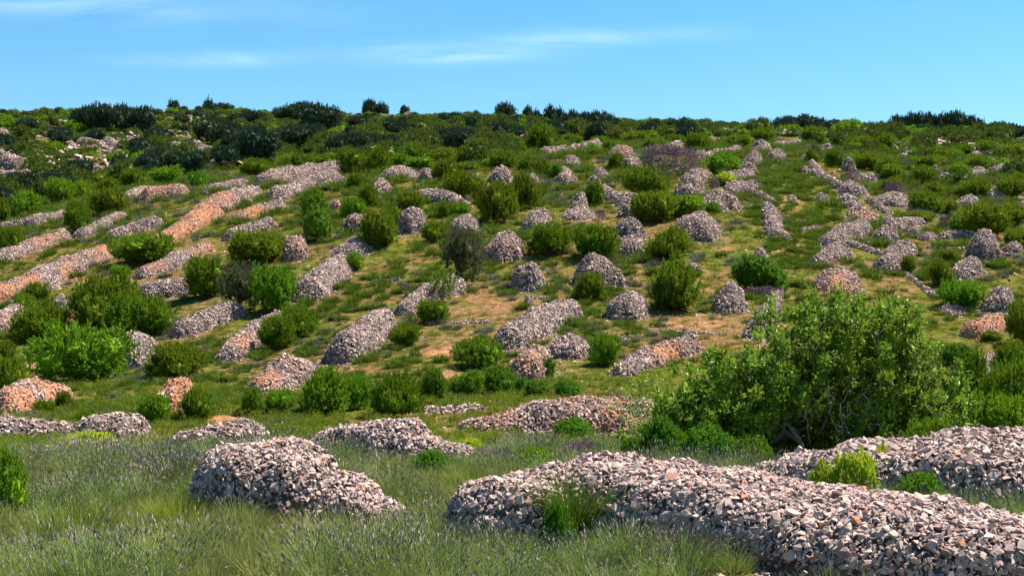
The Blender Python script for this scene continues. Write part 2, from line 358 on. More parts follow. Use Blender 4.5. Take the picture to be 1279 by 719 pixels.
FOOT = []   # footprints (x, y, r) kept clear of scattered plants
class Mound:
    def __init__(s, axis, hw, Hh, seed, flat=2.4, noise=.14, pw=.62):
        s.pw = pw
        s.A = np.array([a[:2] for a in axis], float); n = len(s.A)
        if n == 1: s.A = np.vstack([s.A, s.A+[[.01, 0]]]); n = 2
        s.hw = np.interp(np.linspace(0, 1, n), np.linspace(0, 1, len(np.atleast_1d(hw))), np.atleast_1d(hw))
        s.Hh = np.interp(np.linspace(0, 1, n), np.linspace(0, 1, len(np.atleast_1d(Hh))), np.atleast_1d(Hh))
        s.seed = seed; s.flat = flat; s.nz = noise
        m = s.hw.max()*1.5; s.lo = s.A.min(0)-m; s.hi = s.A.max(0)+m
        for a, b, w_ in zip(s.A[:-1], s.A[1:], s.hw):
            L = np.linalg.norm(b-a)
            for t in np.linspace(0, 1, max(2, int(L/max(w_, .3))+1)): FOOT.append((*(a+(b-a)*t), w_))
    def t_h(s, X, Y):
        sc = max(s.hw.mean(), .3)
        f = 1+s.nz*2*(vn(X/sc*1.3, Y/sc*1.3, s.seed)-.5)+s.nz*(vn(X/sc*3, Y/sc*3, s.seed+3)-.5)
        m = .93+.26*(vn(X/sc*1.1, Y/sc*1.1, s.seed+7)-.5)+.10*(vn(X/sc*3.5, Y/sc*3.5, s.seed+9)-.5)
        tb = np.full(X.shape, 9.); hb = np.full(X.shape, -1.)
        for k in range(len(s.A)-1):
            a, b = s.A[k], s.A[k+1]; d = b-a; L2 = max(d@d, 1e-9)
            t = np.clip(((X-a[0])*d[0]+(Y-a[1])*d[1])/L2, 0, 1)
            q = np.hypot(X-a[0]-t*d[0], Y-a[1]-t*d[1])/(s.hw[k]+(s.hw[k+1]-s.hw[k])*t)*f
            h_ = (s.Hh[k]+(s.Hh[k+1]-s.Hh[k])*t)*m*np.maximum(1-np.minimum(q, 1)**s.flat, 0)**s.pw
            tb = np.minimum(tb, q); hb = np.maximum(hb, h_)
        return tb, hb
    def h(s, X, Y):
        t, h_ = s.t_h(X, Y); t = np.minimum(t, 1.3)
        return np.where(t < 1, h_, -.12-.4*(t-1))
    def core(s, res, efun):
        nx = int(np.clip((s.hi[0]-s.lo[0])/res, 10, 160)); ny = int(np.clip((s.hi[1]-s.lo[1])/res, 10, 160))
        X, Y = np.meshgrid(np.linspace(s.lo[0], s.hi[0], nx), np.linspace(s.lo[1], s.hi[1], ny))
        h = s.h(X, Y); Z = H(X, Y)+h-.04
        idx = np.arange(nx*ny).reshape(ny, nx); q = np.stack([idx[:-1, :-1], idx[:-1, 1:], idx[1:, 1:], idx[1:, :-1]], -1).reshape(-1, 4)
        q = q[(h.ravel()[q] > -.11).any(1)]
        used = np.unique(q); mp = np.zeros(nx*ny, int); mp[used] = np.arange(len(used))
        V = np.stack([X, Y, Z], -1).reshape(-1, 3)[used]
        return mesh_np('mound', V, mp[q], [M['core']], smooth=True, attrs={'earth': ('FLOAT', efun(V))})
    def sample(s, size, dens, r, tmax=1.6):
        area = np.prod(s.hi-s.lo); N = int(area/(size*size)*dens*9)
        X = r.uniform(s.lo[0], s.hi[0], N); Y = r.uniform(s.lo[1], s.hi[1], N); e = .05*max(s.hw.mean(), 1)
        t, _ = s.t_h(X, Y); k = t < tmax; X = X[k]; Y = Y[k]; t = t[k]
        z = lambda x, y: H(x, y)+s.h(x, y)
        Z = z(X, Y); gx = (z(X+e, Y)-z(X-e, Y))/(2*e); gy = (z(X, Y+e)-z(X, Y-e))/(2*e)
        wgt = np.minimum(np.sqrt(1+gx*gx+gy*gy), 5)/5*np.where(t > 1, .6*np.exp(-(t-1)*4.5), 1); k = r.random(len(X)) < wgt
        Z = np.where(t > 1, H(X, Y)+.1*size, Z); P = np.stack([X, Y, Z], -1)[k]; N_ = unit(np.stack([-gx, -gy, np.ones_like(gx)], -1))[k]
        return P, N_

def earth_fun(spots, amount=0.0, seed=0):
    """orange earth showing between the stones: spots are (x, y, radius, strength) on the ground"""
    def f(V):
        e = np.zeros(len(V))
        for x, y, rr, st in spots: e = np.maximum(e, st*np.exp(-((V[:, 0]-x)**2+(V[:, 1]-y)**2)/rr**2))
        if amount: e = np.maximum(e, np.clip((fbm(V[:, 0]/2.2, V[:, 1]/2.2, seed+40)-.66+.13*amount)*6, 0, 1)*min(1, amount*1.3))
        return np.clip(e*(.6+.9*vn(V[:, 0]*1.5, V[:, 1]*1.5, seed)), 0, 1)
    return f

PILES = []
def build_pile(name, axis, hw, Hh, size, dens, label, cat, group, near=False, spots=(), amount=0., flat=2.4, noise=.14, tilt=.45, pw=.62):
    seed = len(PILES)*3+11; r = np.random.default_rng(seed)
    md = Mound(axis, hw, Hh, seed, 4.2 if near else flat, noise, .5 if near else pw); ef = earth_fun(spots, amount, seed)
    c = md.A.mean(0); z0 = float(H(c[0], c[1]))
    root = bpy.data.objects.new(name, None); COL.objects.link(root); root.location = (c[0], c[1], z0); root.empty_display_size = .3
    off = np.array([c[0], c[1], z0])
    cm = md.core(.12 if near else max(.22, size*.8), ef); cm.transform(Matrix.Translation(-Vector(off))); link('mound', cm, root)
    P, N = md.sample(size, dens, r); n = len(P)
    S = size*np.clip(r.lognormal(-.06 if near else 0, .42 if near else .33, n), .45, 2.3)*1.18
    P = P+N*(S*(r.uniform(-.2, .16, n) if near else r.uniform(-.14, .08, n)))[:, None]; E = ef(P)
    S = S*np.where(E > .6, .8, 1); R = rots(n, r, N, tilt)
    ln = P-off
    if near:
        Y = P[:, 1]; dd = unit(np.stack([-P[:, 0], -P[:, 1], CZ-P[:, 2]], -1)); fac = (N*dd).sum(1)
        px, py = pix(P[:, 0], P[:, 1], P[:, 2]); vis = (fac > .05) & (px > -10) & (px < 1290) & (py < 735)
        score = np.where(vis, S/Y, 0) + r.random(n)*1e-6
        top = np.argsort(-score)[:300]; m = np.zeros(n, bool); m[top] = True
        for i in top:
            o = bpy.data.objects.new('stone', SH_ME[int(r.integers(0, 24))]); COL.objects.link(o); o.parent = root
            o.matrix_local = Matrix.Translation(Vector(ln[i])) @ Matrix(R[i].tolist()).to_4x4() @ Matrix.Scale(S[i], 4)
        k = ~m; sm = stones_mesh('stones', FINE, ln[k], R[k], S[k], E[k])
    else: sm = stones_mesh('stones', COARSE, ln, R, S, E)
    link('stones', sm, root, kind='stuff')
    tag(root, label, cat, group); PILES.append((root, md)); root['__px'] = 0; del root['__px']
    return root

# ------------------------------------------------------------------ landmarks used to word the labels of look-alikes
LM = [("the big leafless purple bush",835,198),("the central olive tree",577,310),("the tall dark juniper",845,352),
      ("the rounded shrub above the fig",946,343),("the large fig tree",1060,460),("the twin dark left junipers",130,390),("the grey brown olive bush",302,358),
      ("the two-tiered bright tree",395,268),("the straggly young tree",552,358),("the big bell shaped pile",743,340),("the stepped cone pile",723,258),
      ("the lime green upper shrub",905,222),("the long orange earth pile",255,272),("the S shaped wall",968,280),("the shrub bank at the foot",580,470),
      ("the left horizon pine clump",140,150),("the right horizon pine clump",1170,155),("the central skyline pine row",690,142),("the round tree under the skyline",676,172),
      ("the steep front left pile",360,605),("the red earth patch",565,445),("the right slope juniper pair",1185,345),("the rounded block pile",788,383),("the thick ledge wall",1198,291),
      ("the upper left rock bands",140,184),("the far right edge",1270,300),("the pale crest pile",378,222),("the domed pile at the foot",355,472),
      ("the leftmost orange ridge",70,345),("the crest junipers at left",95,272),("the left edge bush mass",30,258),("the lower left orange heap",222,490),("the sky gap above centre",500,165),
      ("the long flat topped pile",455,426),("the lavender strip walls",1050,235),("the right side scrub band",1110,205),("the long steep central pile",672,410),("the top right corner scrub",1240,195),("the left skyline dip",330,150),("the ridge right of centre",900,165)]
ORD = ['', 'second ', 'third ', 'fourth ', 'fifth ', 'sixth ', 'seventh ', 'eighth ', 'ninth ', 'tenth ', 'eleventh ', 'twelfth ']
def auto_labels(items):
    """items: (root, adjectives+noun, px, py); words where each stands from the nearest landmark"""
    G_ = {}
    for o, noun, px, py in items:
        k = min(range(len(LM)), key=lambda i: math.hypot(px-LM[i][1], (py-LM[i][2])*1.6)+(0 if math.hypot(px-LM[i][1], py-LM[i][2]) > 9 else 500))
        dx, dy = px-LM[k][1], (py-LM[k][2])*1.5; a = math.degrees(math.atan2(-dy, dx)) % 360
        d = ['right of', 'upper right of', 'above', 'upper left of', 'left of', 'lower left of', 'below', 'lower right of'][int((a+22.5)//45) % 8]
        G_.setdefault((noun, d, k), []).append((math.hypot(dx, dy), o))
    for (noun, d, k), L in G_.items():
        L.sort(key=lambda t: t[0])
        for j, (_, o) in enumerate(L):
            nth = (ORD[j]+'nearest ' if j < len(ORD) else 'farthest ') if len(L) > 1 else ''
            lb = f"{nth}{noun} {d} {LM[k][0]}"
            o['label'] = lb if len(lb.split()) <= 16 else lb.replace('medium ', '')
AUTO = []

# ------------------------------------------------------------------ near stone piles
def g3(px, py): return at(px, py)
def flatpt(px, Y): return np.array([(px-640)/F*Y, Y])
build_pile('stone_pile', [flatpt(640,26.3), flatpt(700,27.2)], [1.35,1.2], [1.3,1.42], .1, 1.7, 'rounded front stone pile with dark steep left end, grass clump on its right', 'stone pile', 'pale limestone clearance piles in the front field', near=True, tilt=.38)
build_pile('stone_pile', [flatpt(785,26.8), flatpt(880,26.0), flatpt(985,24.9), flatpt(1110,23.7), flatpt(1250,22.7), flatpt(1400,22)], [1.7,1.95,2.05,2.0,1.95,1.9], [1.55,1.62,1.36,1.18,.95,.85], .1, 1.7,
           'longest and nearest stone pile, a pale ridge sloping down to the lower right corner', 'stone pile', 'pale limestone clearance piles in the front field', near=True, tilt=.38, noise=.1)
build_pile('stone_pile', [flatpt(300,31.2), flatpt(345,30.6), flatpt(405,30.6), flatpt(455,30.4)], [1.2,1.65,1.35,.85], [1.42,1.55,.95,.42], .1, 1.5,
           'steep rounded stone pile standing in lavender at the front left', 'stone pile', 'pale limestone clearance piles in the front field', near=True, tilt=.38)
build_pile('stone_pile', [flatpt(985,38), flatpt(1050,36.5), flatpt(1140,34.4), flatpt(1260,33.0), flatpt(1420,32.5)], [1.3,2.0,2.7,3.1,3.1], [.6,1.0,1.45,1.72,1.75], .135, 1.4,
           'broad pale stone pile at the right edge below the fig, yellow green plants before it', 'stone pile', 'pale limestone clearance piles in the front field', near=True, tilt=.38)
build_pile('stone_pile', [flatpt(430,46.5), flatpt(490,46.3), flatpt(560,46)], [1.2,1.6,.9], [1.05,1.35,.6], .115, 1.4,
           'low domed stone pile behind the front left pile, weeds creeping over its right end', 'stone pile', 'pale limestone clearance piles in the front field', near=True, tilt=.38)
build_pile('stone_pile', [g3(600,536), g3(680,532), g3(780,532), g3(880,536)], [1.0,1.9,2.1,1.6], [.55,1.15,1.3,1.0], .17, 1.2,
           'long low pile of small grey and orange stones running behind the fig tree', 'stone pile', 'pale limestone clearance piles in the front field', spots=[(*g3(760,545)[:2],2.2,.9),(*g3(620,535)[:2],1.2,.6)], amount=.5, near=False)
build_pile('stone_pile', [g3(250,556), g3(300,556)], [1.1,1.2], [.7,1.0], .17, 1.1, 'small stone heap peeping out behind the steep front left pile', 'stone pile', 'pale limestone clearance piles in the front field')
build_pile('stone_pile', [g3(85,573), g3(140,570)], [1.0,1.0], [.55,.5], .17, 1.0, 'low flat spread of pale stones among lavender at the left', 'stone pile', 'pale limestone clearance piles in the front field')
build_pile('stone_pile', [g3(10,545), g3(70,543)], [1.4,.9], [.85,.6], .18, 1.0, 'low pale stone pile cut by the left edge above the lavender', 'stone pile', 'pale limestone clearance piles in the front field')
build_pile('stone_pile', [g3(140,544)], [1.5], [1.0], .18, 1.0, 'low cone of pale stones above the creeping vine on the left', 'stone pile', 'pale limestone clearance piles in the front field')
build_pile('stone_pile', [g3(540,515), g3(590,512)], [.7,.6], [.3,.3], .18, .8, 'thin scatter of stones on bare earth at the foot of the slope', 'stone pile', 'pale limestone clearance piles in the front field')

# ------------------------------------------------------------------ stone piles on the slope
GS = 'stone clearance piles on the hillside'
def rpile(x0, y0, x1, y1, e=0., adj=None, asp=1.9, label=None, **k):
    """pile seen in a photograph box; e = orange earth"""
    wpx = x1-x0; xc = (x0+x1)/2; f_ = at(xc, y1-1); s = f_[1]/F; hw = wpx/2*s*1.12
    dep = max(2*hw, hw*2*asp*.8); drift = 0
    a = np.array([xc, f_[1]+hw]); b = np.array([xc, f_[1]+max(dep-hw, hw*1.01)])
    q = np.random.default_rng(int(x0*7+y0)); dr = q.uniform(-.12, .32)*hw; k1 = q.uniform(.82, 1.08); k2 = q.uniform(.6, 1.08)
    A = np.array([(xc-640)/F*a[1]-dr, a[1]]); B = np.array([(xc-640)/F*b[1]+dr, b[1]]); m = (A+B)/2
    Ht = 1.05*(CZ+(HR-y0)*m[1]/F-float(H(m[0], m[1]))); Ht = float(np.clip(Ht, .3*hw, 1.75*hw))
    size = .18 if f_[1] < 140 else (.225 if f_[1] < 210 else .34)
    sp_ = [(A[0]+r_*hw, A[1]-.4*hw, hw*(.8 if e < 2 else 2), e) for r_ in (k.pop('ex', .1),)] if e else []
    form = adj or ('tall' if Ht > 1.25*hw else 'low' if Ht < .7*hw else 'rounded')
    sz = 'small' if wpx < 24 else 'large' if wpx > 46 else 'medium'
    col = 'rusty' if e > .3 else 'grey'
    o = build_pile('stone_pile', [A, (A+B)/2, B], [hw*.96, hw*.93, hw*.75], [Ht*k2, Ht, Ht*k1], size, 1.0, label or '', 'stone pile', GS, spots=sp_, amount=.35 if e else .12, flat=q.uniform(1.7, 2.7), pw=q.uniform(.58, .76), noise=.21, **k)
    if not label: AUTO.append((o, f'{sz} {form} {col} stone pile', xc, (y0+y1)/2))
    return o
def lpile(pts, t, e=0., label=None, adj='long', name='stone_pile', cat='stone pile', hf=.62, spots=None):
    """pile along a line of base points seen in the photograph; t = its visible thickness in pixels"""
    tm = float(np.mean(t)); pts = [list(map(float, p)) for p in pts]; sg = np.sign(pts[-1][0]-pts[0][0])
    if name == 'stone_pile' and tm >= 34 and abs(pts[-1][0]-pts[0][0]) > tm*.9: pts[0][0] += sg*tm*.28; pts[-1][0] -= sg*tm*.28
    P = [at(*p) for p in pts]; D_ = np.mean([p[1] for p in P]); tt = np.atleast_1d(t)*D_/F
    size = .18 if D_ < 140 else (.225 if D_ < 210 else .34)
    sp_ = []
    if spots: sp_ = [(*at(x, y)[:2], rr*D_/F*2.0, st*1.15) for x, y, rr, st in spots]
    o = build_pile(name, P, tt*.68, tt*hf*1.2*(.85+.3*np.random.default_rng(int(pts[0][0]+900)).random(len(tt))) if len(tt) > 1 else tt*hf*1.2, size, 1.0, label or '', cat, GS if name == 'stone_pile' else 'dry stone walls on the hillside', spots=sp_, amount=e, flat=2.1, pw=.72, noise=.18)
    if name != 'stone_pile': o['kind'] = 'thing'
    if not label: AUTO.append((o, f"{adj} {'rusty' if e > .3 else 'grey'} {cat}", np.mean([p[0] for p in pts]), np.mean([p[1] for p in pts])))
    return o
# left spur, diagonal ridges
lpile([(0,373),(40,362),(75,346),(128,320)], [30,34,30,26], .9, 'long orange and grey stone ridge climbing from the left edge, the widest there', spots=[(112,322,24,1.),(60,345,16,.7)])
lpile([(0,326),(40,312),(78,301)], [20,22,20], .5, 'grey stone ridge with rusty top at the left edge, above the widest ridge', spots=[(40,308,16,.8)])
lpile([(-8,291),(40,283),(76,273)], [14,18,18], .2, 'grey stone ridge at the left edge ending behind a dark juniper')
lpile([(104,295),(150,276)], [18,18], .5); lpile([(144,296),(194,283)], [18,16], .3)
lpile([(200,303),(238,284),(275,262),(312,246)], [18,24,30,26], .9, 'long pile of orange earth and grey stones rising diagonally on the upper left', spots=[(215,296,26,1.1),(250,278,22,1.),(275,262,12,.7)])
lpile([(262,242),(302,233)], [15,16], .2); lpile([(160,254),(178,246)], [18,22], .2, adj='short humped'); lpile([(186,252),(222,244)], [22,24], .6, spots=[(192,250,16,.9)])
lpile([(296,276),(345,260)], [16,18], .5, spots=[(318,270,12,.8)]); lpile([(292,298),(334,284)], [18,16], .4)
lpile([(332,232),(380,222),(424,214)], [20,26,20], .1, 'long high pale stone pile along the crest left of the centre'); lpile([(344,251),(380,238),(416,230)], [20,24,24], .2, 'long pale stone pile just below the crest pile on the left')
lpile([(182,346),(225,328),(256,314)], [18,22,18], .6, spots=[(182,342,10,1.),(245,316,12,.7)])
lpile([(186,374),(226,366)], [26,30], .4, spots=[(228,360,10,1.)]); lpile([(234,418),(285,396)], [28,30], .0)
lpile([(290,448),(318,424),(346,402)], [26,28,18], .4, spots=[(295,444,12,.6)]); rpile(266-200,368,88,389)
lpile([(-6,410),(20,396)], [28,24], .3)
rpile(142,417,201,461, adj='domed'); lpile([(318,490),(355,478),(390,468)], [30,44,30], .25, 'broad domed grey stone pile at the foot of the slope left of centre', spots=[(330,490,12,.7)])
lpile([(388,370),(408,352),(424,336)], [34,36,26], .1, adj='long egg shaped'); rpile(415,300,463,324)
lpile([(424,448),(455,426),(486,404)], [38,40,30], .2, 'long grey stone pile sloping up to a flat squared top, left of centre')
lpile([(508,390),(535,374),(565,364)], [20,26,30], .1, adj='long'); lpile([(636,430),(672,412),(710,392)], [32,38,30], 0, 'long steep grey stone pile just right of the centre of the slope')
rpile(640,430,692,480, .7); rpile(686,420,738,450); lpile([(776,468),(815,452),(858,440)], [22,32,30], .4, 'long low stone pile touching the upper left of the fig tree', spots=[(835,452,16,.9)])
rpile(637,328,680,366, asp=1.2); rpile(717,314,772,365, asp=1.2, label='big bell shaped grey stone pile with a juniper at its left foot'); rpile(763,367,813,402, adj='blocky', label='rounded block shaped stone pile with a dark left face in the centre right')
rpile(762,271,809,323); rpile(608,289,655,330, .2); rpile(355,281,385,328, .5, adj='tall')
rpile(704,262,743,277, adj='low'); rpile(711,242,736,268, label='pile shaped like a stepped cone on the centre slope', adj='tall')
rpile(656,264,690,292); rpile(565,268,598,291); rpile(498,259,534,293, asp=1.1); rpile(497,246,514,260); rpile(430,268,458,292, .3)
lpile([(528,252),(555,252),(576,258)], [22,24,14], .1, adj='wide triangular'); rpile(479,208,519,225); rpile(462,225,489,245, .2); rpile(525,210,542,229); rpile(612,206,639,231); rpile(583,217,599,227); rpile(602,230,619,243)
rpile(412,249,426,262, .8); rpile(894,356,933,393); lpile([(946,420),(958,402),(968,380),(974,360)], [24,22,12,10], .1, 'narrow stone pile dropping behind the left of the fig tree like a tail')
rpile(858,328,874,342); rpile(943,310,958,324); rpile(655,369,668,383); rpile(845,266,900,303, label='large cone of grey stones high right of centre, tallest in that row')
rpile(877,238,918,266); rpile(847,220,879,247); rpile(857,211,888,229); lpile([(752,240),(774,253)], [16,16], 0, adj='long'); rpile(773,241,800,259); rpile(775,255,792,274)
rpile(734,219,750,232); rpile(740,210,760,224); rpile(692,216,721,231, .3); rpile(702,195,726,213); rpile(696,209,714,222); rpile(760,183,791,201, .6); rpile(777,197,803,214)
lpile([(712,190),(745,186)], [13,15], .2); lpile([(680,192),(706,190)], [11,11], .3); rpile(832,177,856,190); lpile([(882,198),(922,192)], [10,13], .3); lpile([(768,172),(788,168)], [7,9], .1)
rpile(921,200,949,221, asp=1.1); rpile(931,188,954,205); rpile(938,175,965,192); lpile([(910,226),(934,222)], [14,16], 0); lpile([(912,240),(940,236)], [16,16], 0)
lpile([(936,240),(952,246),(966,254)], [9,8,7], 0, name='dry_stone_wall', cat='stone wall', adj='low tumbling'); rpile(655,214,672,234)
lpile([(958,262),(966,274),(966,290),(976,300)], [15,18,14,18], .1, 'S shaped dry stone wall winding downhill on the upper right', name='dry_stone_wall', cat='stone wall')
rpile(960,186,984,203); lpile([(968,184),(1004,180)], [9,11], 0); rpile(1000,190,1011,205); rpile(1025,180,1044,196)
lpile([(1014,206),(1022,218),(1036,228),(1052,236)], [9,10,11,12], 0, 'narrow wall of stones stepping down the slope from the ridge on the right', name='dry_stone_wall', cat='stone wall')
rpile(1052,192,1069,216, adj='tall'); lpile([(1056,224),(1086,225)], [11,13], 0, adj='flat'); rpile(1046,228,1081,246); rpile(1046,243,1074,262); rpile(1060,259,1094,276, .6)
lpile([(1036,306),(1055,298),(1078,290)], [20,28,22], .1, adj='broad'); lpile([(1086,252),(1096,258),(1108,266)], [9,10,9], 0, name='dry_stone_wall', cat='stone wall', adj='short')
rpile(1092,240,1136,260, adj='peaked'); rpile(1135,255,1167,272); lpile([(1112,284),(1148,280)], [16,14], .1, adj='slab sided'); rpile(1093,282,1119,307)
lpile([(1180,297),(1198,296),(1216,298)], [12,13,12], 0, 'thick stone ledge wall with a dark front on the right slope', name='dry_stone_wall', cat='stone wall'); rpile(1214,288,1248,327)
lpile([(1160,310),(1205,312),(1262,320),(1290,326)], [4,4,6,7], 0, 'thin broken line of wall stones crossing the slope at the right', name='dry_stone_wall', cat='stone wall')
rpile(1229,232,1260,252); rpile(1197,243,1225,260); rpile(1173,215,1190,232); rpile(1213,210,1236,222); rpile(1240,204,1267,218); rpile(1231,198,1248,207); rpile(1266,234,1290,246); rpile(1270,250,1290,268); rpile(1264,268,1290,282)
rpile(1124,190,1148,203); rpile(1130,182,1144,194); rpile(1153,176,1167,189); rpile(1174,193,1190,201); rpile(1210,189,1229,200); rpile(1068,172,1084,187); rpile(1124,213,1140,221)
lpile([(1022,330),(1050,318)], [16,24], .1); lpile([(1040,304),(1070,308),(1100,318)], [8,8,8], 0, 'low curved wall with a shaded face beside the sloping lavender strip', name='dry_stone_wall', cat='stone wall')
lpile([(1108,336),(1128,318)], [20,26], .3, adj='leaning'); lpile([(1132,342),(1148,355),(1166,370)], [5,5,8], .1, name='dry_stone_wall', cat='stone wall', adj='thin tumbledown')
rpile(1020,336,1073,367, .9, label='stone pile with an orange earth hollow just above the top of the fig tree'); rpile(1189,325,1228,351); rpile(1228,359,1269,392); lpile([(1216,420),(1252,406)], [24,26], .9, 'orange and grey stone pile beside the dark tree at the right edge', spots=[(1228,412,20,1.2)])
rpile(1173,381,1203,396, .2); lpile([(1212,474),(1242,462)], [24,28], .1, 'loose rubble heap showing between bushes right of the fig tree')
for a_ in ([(820,417),(862,416),(905,418)], [(566,404),(610,403)], [(770,462-40),(800,421)], [(1000,288),(1020,284)], [(925,262),(952,258)], [(660,372),(690,376)], [(470,352),(500,350)], [(1180,388),(1215,386)], [(860,250),(884,254)]):
    lpile(a_, [4.5]*len(a_), .3, adj='thin low', name='dry_stone_wall', cat='stone ledge')
for a_ in [(1134,283,1149,294),(1112,178,1124,187),(1182,176,1194,183),(1246,184,1258,192),(900,160,914,170),(921,163,934,170),(1100,268,1118,280),(1160,207,1174,217),(1256,302,1276,318),(1000,208,1013,218),(1018,240,1034,252),(1086,196,1098,206),(985,244,996,252),(1150,290,1168,302),(868,188,884,197),(1240,262,1256,272),(1196,206,1210,215),(1098,160,1112,168)]:
    rpile(*a_)
lpile([(888,177),(930,175),(975,174)], [4,4,4], 0, 'faint stone terrace line along the top of the slope right of centre', name='dry_stone_wall', cat='stone wall')
# foot of the slope, left
lpile([(-4,516),(40,500),(84,497)], [34,46,30], .9, 'orange earth and grey stone bank at the lower left below the junipers', spots=[(8,512,26,1.4),(84,494,34,1.5),(100,500,24,1.3)])
lpile([(18,474),(38,466)], [26,24], .9, spots=[(34,466,30,1.3)], adj='short'); rpile(196,470,247,516, 3.0, ex=0, label='bright orange earth heap between two small green bushes at the lower left')
lpile([(258,534),(306,532)], [7,7], 1., 'flat smear of orange gravel at the foot of the slope')
# distant outcrops on the upper left hillside
for a in [((62,172),(88,172),7),((102,180),(122,184),8),((134,182),(150,190),9),((136,192),(152,198),8),((156,182),(172,190),6),((86,180),(96,188),5),((63,206),(76,218),5),((86,206),(98,210),6),((117,210),(127,216),5),
          ((222,194),(255,212),6),((218,186),(236,192),9),((234,176),(262,194),8),((262,192),(282,206),10),((284,190),(302,202),6),((38,182),(48,184),6),((-4,204),(27,212),14),((2,224),(36,226),11),((0,170),(6,172),10),((344,174),(352,176),7),
          ((478,150),(492,152),7),((524,168),(536,165),7),((556,168),(568,172),8),((592,157),(600,153),7),((468,166),(474,168),8),((508,148),(514,150),7),((428,168),(433,170),6),((610,176),(624,178),6),((568,196),(578,197),7),
          ((1038,168),(1046,170),5),((903,166),(930,164),5),((210,152),(216,153),5),((236,148),(248,147),4),((395,143),(415,146),4),((540,151),(550,152),4),((620,150),(630,152),5),((652,170),(660,172),5),((160,176),(166,177),5)]:
    o_ = lpile([a[0], a[1]], [a[2]*1.15, a[2]*1.15], 0, adj='far off' if a[0][1] < 160 else 'distant', hf=.85)
    for t_ in np.linspace(0, 1, 4):
        g_ = at(a[0][0]+(a[1][0]-a[0][0])*t_, a[0][1]+(a[1][1]-a[0][1])*t_); r_ = a[2]*g_[1]/F
        for q_ in (1.2, 3.5, 6.5): FOOT.append((g_[0], g_[1]-r_*q_*.6, r_*1.1+1.5))

# ------------------------------------------------------------------ shrub and tree prototypes (radius 1, height 1)
def lobes(r, n, flat=1.0, spread=.55, low=.38, rr=(.38, .6)):
    L = [(0, 0, .42, .62)]
    for i in range(n):
        a = i*2.4+r.uniform(0, .8); d = spread*r.uniform(.6, 1.1)
        L.append((d*math.cos(a), d*math.sin(a), r.uniform(low-.1, .7)*(1.05-.3*d), r.uniform(*rr)))
    return np.array(L)
def lobe_pts(L, n, r, zs, shell=(.62, 1.06), down=-.8):
    k = r.choice(len(L), n, p=L[:, 3]**2/np.sum(L[:, 3]**2)); d = unit(r.normal(size=(n, 3)))
    d[:, 2] = np.where(d[:, 2] < down, -d[:, 2], d[:, 2]); rad = r.uniform(*shell, n)
    P = L[k, :3]+d*(L[k, 3]*rad)[:, None]*np.array([1, 1, zs])
    inside = np.zeros(n, bool)
    for l in L: inside |= (np.linalg.norm((P-l[:3])/np.array([1, 1, zs]), axis=1) < l[3]*.72)
    ok = (~inside) & (P[:, 2] > .02); return P[ok], d[ok]
def sphere_part(c, rad, zs, seed, n=10):
    th = np.linspace(0, np.pi, n); ph = np.linspace(0, 2*np.pi, n*2, endpoint=False)
    T, Pp = np.meshgrid(th, ph, indexing='ij'); d = np.stack([np.sin(T)*np.cos(Pp), np.sin(T)*np.sin(Pp), np.cos(T)], -1)
    rr = rad*(1+.5*(vn(Pp*1.9+seed, T*2.3, seed)-.5)); V = np.array(c)+d*rr[..., None]*[1, 1, zs]
    V[..., 2] = np.maximum(V[..., 2], .01); idx = np.arange(n*2*n).reshape(n, 2*n); nx = np.roll(idx, -1, 1)
    return V.reshape(-1, 3), tri_of_quads(np.stack([idx[:-1], idx[1:], nx[1:], nx[:-1]], -1).reshape(-1, 4))
def shrub_proto(kind, seed, mt, nspray, nleaf, slen, lw, ll, updir, nl=6, zs=.75, core=.62, trunk='barkdark', jitter=.25, spread=.55, low=.38, rr=(.38, .6), stems=5, th=.03):
    r = np.random.default_rng(seed); L = lobes(r, nl, 1, spread, low, rr)
    if kind == 'cone':
        L = np.array([(0, 0, .3, .55), (0, 0, .55, .45), (0, 0, .78, .28)]+[(.5*math.cos(a), .5*math.sin(a), .25+.1*(i % 3), .42) for i, a in enumerate(np.arange(0, 6.2, 1.1))]+[(.28*math.cos(a), .28*math.sin(a), .6, .3) for a in np.arange(.4, 6.2, 1.6)])
    P, d = lobe_pts(L, nspray*2, r, zs); P = P[:nspray]; d = d[:nspray]; n = len(P)
    D = unit(d+np.array([0, 0, updir])+r.normal(size=(n, 3))*.25); sl = slen*r.uniform(.6, 1.5, n)
    t = r.uniform(0, 1, (n, nleaf)); B = P[:, None]+D[:, None]*(t*sl[:, None])[..., None]-D[:, None]*(slen*.4)+r.normal(size=(n, nleaf, 3))*lw*.8*(1.2-t)[..., None]
    LD = D[:, None]+r.normal(size=(n, nleaf, 3))*(jitter+.4*(1-t)[..., None])
    fl = leaves(B.reshape(-1, 3), LD.reshape(-1, 3), ll*r.uniform(.6, 1.3, n*nleaf), lw*r.uniform(.7, 1.2, n*nleaf), r)
    parts = [fl]
    if core: parts += [sphere_part(l[:3], l[3]*core, zs, seed+i) for i, l in enumerate(L)]  # solid lumps added inside the crown to block light and darken it
    V, T = cat_parts(parts); V[:, 2] = np.maximum(V[:, 2], 0)
    # normalise to radius 1 and height 1
    sx = np.percentile(np.linalg.norm(V[:, :2], axis=1), 98.5); hz = np.percentile(V[:, 2], 99.3); V = V/[sx, sx, hz]
    crown = mesh_np('crown', V, T, [M[mt]])
    tg = np.array([l[:3]*[.8, .8, 1] for l in L]+[l[:3]+r.normal(size=3)*.2 for l in L])/[sx, sx, hz]
    tv, tf = skeleton(tg, (0, 0, -.05), r, rtip=.01, gain=.45, sides=5, trunk=[(0, 0, .06)])
    return crown, mesh_np('trunk', tv, tf, [M[trunk]], smooth=True)
